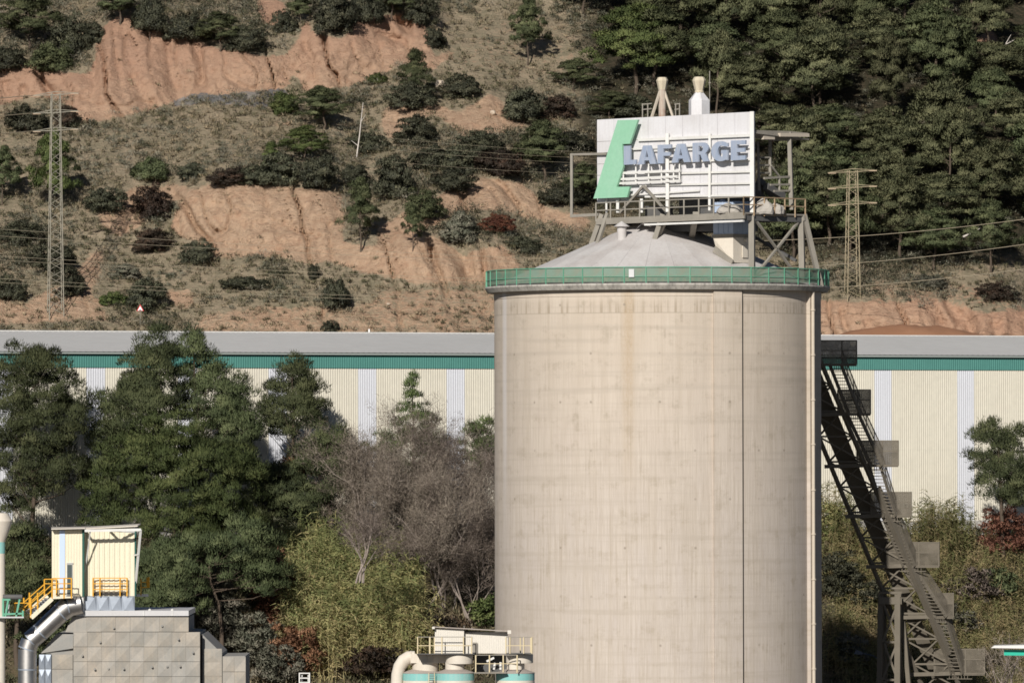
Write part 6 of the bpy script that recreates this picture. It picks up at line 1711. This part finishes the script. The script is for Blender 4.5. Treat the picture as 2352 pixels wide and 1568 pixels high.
# ------------------------------------------------------------------ leafless trees
def bank_point(x, y, dmin=520):
    """first point of the bank seen at (x, y)"""
    for i in range(420):
        p = P(x, y, dmin + i * .35)
        if p.z <= float(bank_z(np.array(p.x), np.array(p.y))): return p
    return P(x, y, 600)
def bare_tree(label, d, base, top, spread, seed, mat='bare_twigs', levels=5, twigs=1.0, grp='leafless trees beside the silo', name='bare_tree', r0=0.085, twig_len=.45, twig_n=26):
    rg = random.Random(seed); rng = np.random.default_rng(seed)
    b = bank_point(*base) if d is None else P(*base, d); tp = P(*top, b.y); H = (tp - b).length
    t = thing(name, label, 'tree', b, grp)
    mb = MB(); ends = []
    def grow(p, dr, L, r, lv):
        n = 3; pts = [p]; q = p
        for i in range(n):
            dr = (dr + Vector((rg.gauss(0, .16), rg.gauss(0, .16), rg.gauss(0.05, .08)))).normalized()
            q = q + dr * L / n; pts.append(q)
        mb.tube(pts, [r, r * .85, r * .7, r * .5], 4 if lv < 2 else 3, False)
        if lv >= 2: ends.append((pts[2], dr)); ends.append((q, dr)); ends.append((pts[1], dr))
        if lv >= levels: return
        for k in range(rg.choice((2, 3, 3, 4))):
            f = rg.choice((1, 2, 3, 3))
            nd = (dr + Vector((rg.gauss(0, spread), rg.gauss(0, spread), rg.gauss(.1, .25)))).normalized()
            grow(pts[f], nd, L * rg.uniform(.58, .82), r * .55, lv + 1)
    for k in range(3):
        dr = ((tp - b).normalized() + Vector((rg.gauss(0, .22), rg.gauss(0, .22), 0))).normalized()
        grow(b + Vector((rg.gauss(0, .3), rg.gauss(0, .3), -.3)), dr, H * rg.uniform(.38, .46), r0, 0)
    part('branches', mb, 'twig_bark', t)
    e = np.array([x[0] for x in ends]); dd = np.array([x[1] for x in ends])
    cl = Cloud(); k = int(twig_n * twigs)
    p = np.repeat(e, k, 0) + rng.normal(size=(len(e) * k, 3)) * .32
    dn = unit(np.repeat(dd, k, 0) * .6 + rng.normal(size=p.shape) * .6 + np.array([0, 0, .2]))
    sd = unit(np.cross(dn, rng.normal(size=p.shape)))
    Lr = twig_len * (.5 + rng.random((len(p), 1)))
    cl.tris(p - sd * .016, p + sd * .016, p + dn * Lr, .5 + rng.normal(size=len(p)) * .25)
    o = link('twigs', cl.mesh('twigs', b), mat, t)
BT = [(862, 1345, 880, 1060, None), (930, 1350, 945, 1000, None), (1000, 1355, 1005, 985, None), (1060, 1345, 1068, 955, None), (1120, 1350, 1122, 990, None), (960, 1420, 965, 1150, None), (1085, 1440, 1095, 1160, None), (1030, 1400, 1030, 1070, None)]
BL = ['nearest the tall reeds', 'in front of the young pointed pine', 'between the pointed pine and the silo', 'with the highest crown beside the silo', 'touching the silo edge', 'low among the reeds', 'low by the silo foot', 'in the middle of the thicket']
for i, (x, y, tx, ty, d) in enumerate(BT):
    bare_tree('purplish leafless tree ' + BL[i], d, (x, y), (tx, ty), .46, 50 + i, levels=4, twig_n=17)
bare_tree('grey leafless tree at the bottom edge beside the canopy', 540, (2295, 1640), (2300, 1440), .5, 71, levels=3, twigs=.25, r0=.12)
bare_tree('thin pale sapling above the reeds', 572, (826, 1330), (822, 1160), .5, 72, levels=3, twigs=.3, r0=.1)

# ------------------------------------------------------------------ reeds, creepers and shrubs on the bank
def reeds(name, label, spots, mat='reed_leaves', seed=0, per=46, hgt=(2.2, 4.0), leaf=.75, width=.035, lean=.25):
    """upright canes with drooping leaves"""
    rng = np.random.default_rng(seed); cl = Cloud()
    for (x, y, r, n, tb) in spots:
        c = bank_point(x, y)
        for _ in range(n):
            bx = c.x + rng.normal() * r; by = c.y + rng.normal() * r * .8
            bz = float(bank_z(np.array(bx), np.array(by)))
            h = rng.uniform(*hgt); le = rng.normal(size=2) * lean * h * .3
            k = per; f = rng.random(k) ** .7
            p = np.stack([bx + le[0] * f ** 2, by + le[1] * f ** 2, bz + h * f], 1)
            dn = rng.normal(size=(k, 3)) * .55; dn[:, 2] = rng.uniform(-.25, .9, k); dn = unit(dn)
            sd = unit(np.cross(dn, rng.normal(size=(k, 3))))
            L = leaf * (.5 + .8 * rng.random((k, 1)))
            mid = p + dn * L * .5; end = p + dn * L - np.array([0, 0, 1]) * L * .35
            nr = unit(np.stack([p[:, 0] - bx, p[:, 1] - by - .6, np.full(k, .25)], 1) + rng.normal(size=(k, 3)) * .6)
            tn = tb + rng.normal() * .15 + rng.normal(size=k) * .14 - (f - .5) * .3
            cl.tris(p - sd * width, p + sd * width, mid + sd * width * .6, tn, nr); cl.tris(mid - sd * width, mid + sd * width, end, tn, nr)
            cl.tris(np.array([[bx - .02, by, bz]]), np.array([[bx + .02, by, bz]]), np.array([[bx + le[0], by + le[1], bz + h]]), np.array([.8]))
    o = link(name, cl.mesh(name), mat); tag(o, label, 'reeds', None, 'stuff')
rr = random.Random(3)
sp = []
for i in range(100):
    x = rr.uniform(675, 965); y = rr.uniform(1350, 1570) if x < 880 else rr.uniform(1420, 1570)
    sp.append((x, y, .8, 11, .36 + .25 * (y - 1330) / 200 + rr.uniform(-.1, .1)))
reeds('reed_bed', 'green and straw-coloured giant reeds spilling down the bank below the pines', sp, seed=1, hgt=(4.2, 6.6), leaf=.95, width=.045)
sp = [(rr.uniform(1890, 2400), rr.uniform(1290, 1640), 1.0, 7, .62 + rr.uniform(-.15, .15)) for i in range(190)]
sp2 = [(rr.uniform(2080, 2215), rr.uniform(1255, 1310), .8, 7, .45) for i in range(22)] + [(rr.uniform(1895, 1970), rr.uniform(1230, 1300), .7, 6, .5) for i in range(10)]
reeds('wall_foot_reeds', 'tall pale green reeds standing against the foot of the shed wall', sp2, seed=4, hgt=(2.8, 5.0), per=42, leaf=.85, width=.04)
reeds('dry_reed_slope', 'straw-yellow reeds and tall dry grass covering the bank beside the gallery', sp, seed=2, hgt=(1.4, 3.6), per=40)

def shrub(label, x, y, w, h, mat, seed, n=60, per=110, d=None, name='shrub', cat='shrub', L=.26, Wd=.06, grp='shrubs on the overgrown bank', sink=.45):
    rng = np.random.default_rng(seed)
    b = bank_point(x, y) if d is None else P(x, y, d); m = b.y / F
    t = thing(name, label, cat, b, grp)
    c = ellip_points(rng, (0, 0, h * m * .5), (w * m * .45, w * m * .45, h * m * .45), n, .4, -.8)
    c *= 1 + .12 * rng.normal(size=(len(c), 1))
    a = (.4 + .35 * rng.random(len(c)))
    cl = Cloud(); puffs(cl, c, np.stack([a, a, a * .8], 1), per, L, Wd, rng, up=.25, wild=1.1)
    link('crown', cl.mesh('crown'), mat, t)
    tb = MB(); limb_mesh(tb, (0, 0, -.6), (0, 0, h * m * .5), c[rng.choice(len(c), 10, False)], .08, rng)
    o = link('trunk', mesh_of('trunk', tb, 60), 'bark', t)
S_ = [
    ('rust-red creeper hanging beside the reeds', 630, 1460, 100, 190, 'rust_leaves', 80), ('rust-brown creeper mound at the reed foot', 680, 1560, 130, 120, 'rust_leaves', 80),
    ('small rust-red creeper in the pine shade', 675, 1130, 70, 80, 'rust_leaves', 26), ('second rust-brown creeper patch beneath the low spreading pine', 735, 1235, 90, 75, 'rust_leaves', 30),
    ('grey-green shrub behind the concrete building', 500, 1500, 140, 130, 'grey_scrub', 70), ('dark shrub between concrete building and reeds', 590, 1540, 130, 110, 'grey_scrub', 60),
    ('grey shrub at the bottom edge left of the white pipe frame', 640, 1580, 130, 90, 'grey_scrub', 50), ('dark green shrub filling the shade beside the reeds', 600, 1400, 110, 120, 'oak_leaves', 60),
    ('black-green shrub under the round-headed pine', 680, 1300, 130, 140, 'oak_leaves', 60), ('brown thicket shrub above the tank cabin', 1020, 1520, 140, 120, 'oak_leaves_brown', 60),
    ('yellow-green shrub at the silo foot', 1115, 1450, 70, 80, 'pine_needles_bright', 30), ('brown shrub left of the bent duct', 860, 1570, 150, 90, 'oak_leaves_brown', 60),
    ('dark shrub in the silo shadow beside the gallery', 1930, 1400, 100, 130, 'oak_leaves', 50), ('rust-red bush below the far pine', 2310, 1300, 130, 130, 'rust_leaves', 75),
    ('yellowed shrub by the silo edge under the gallery', 1915, 1260, 60, 100, 'reed_leaves', 30), ('grey-green shrub beside the lowest landing', 2190, 1470, 120, 80, 'grey_scrub', 45),
    ('grey-mauve twiggy shrub beyond the mesh landings', 2230, 1400, 130, 90, 'bare_twigs', 60), ('olive shrub below the rust-red bush', 2290, 1390, 110, 80, 'pine_needles', 45),
    ('dark shrub behind the trestle head', 1990, 1420, 80, 90, 'oak_leaves', 36), ('grey-green shrub low beside the street lamp', 1950, 1540, 110, 80, 'grey_scrub', 40),
    ('low shrub behind the shiny duct', 120, 1540, 150, 120, 'pine_needles', 60), ('grey-green shrub beside the sloped concrete wing', 470, 1440, 110, 110, 'grey_scrub', 50),
]
for i, (lab, x, y, w, h, mt, n) in enumerate(S_):
    shrub(lab.replace(' left of', ' beside'), x, y, w, h, mt, 300 + i, n)
# ground cover on the bank
def bank_cover():
    rng = np.random.default_rng(9); cl = Cloud(); n = 9000
    X = rng.uniform(-52, 56, n); Y = wall_y(X) - rng.uniform(0.6, 60, n); Z = bank_z(X, Y)
    s = .35 + .5 * rng.random(n) ** 2
    tn = np.clip(.3 + .4 * fbm(X / 6, Y / 6, 3, 15) + rng.normal(size=n) * .2, 0, 1)
    puffs(cl, np.stack([X, Y, Z + .1], 1), np.stack([s, s, s * .8], 1), 13, .5, .055, rng, up=.8, wild=1.0, tints=tn, shell=.2)
    return cl.mesh('bank_undergrowth')
tag(link('bank_undergrowth', bank_cover(), 'scrub'), 'rough undergrowth and dry grass covering the bank below the long shed', 'undergrowth', None, 'stuff')
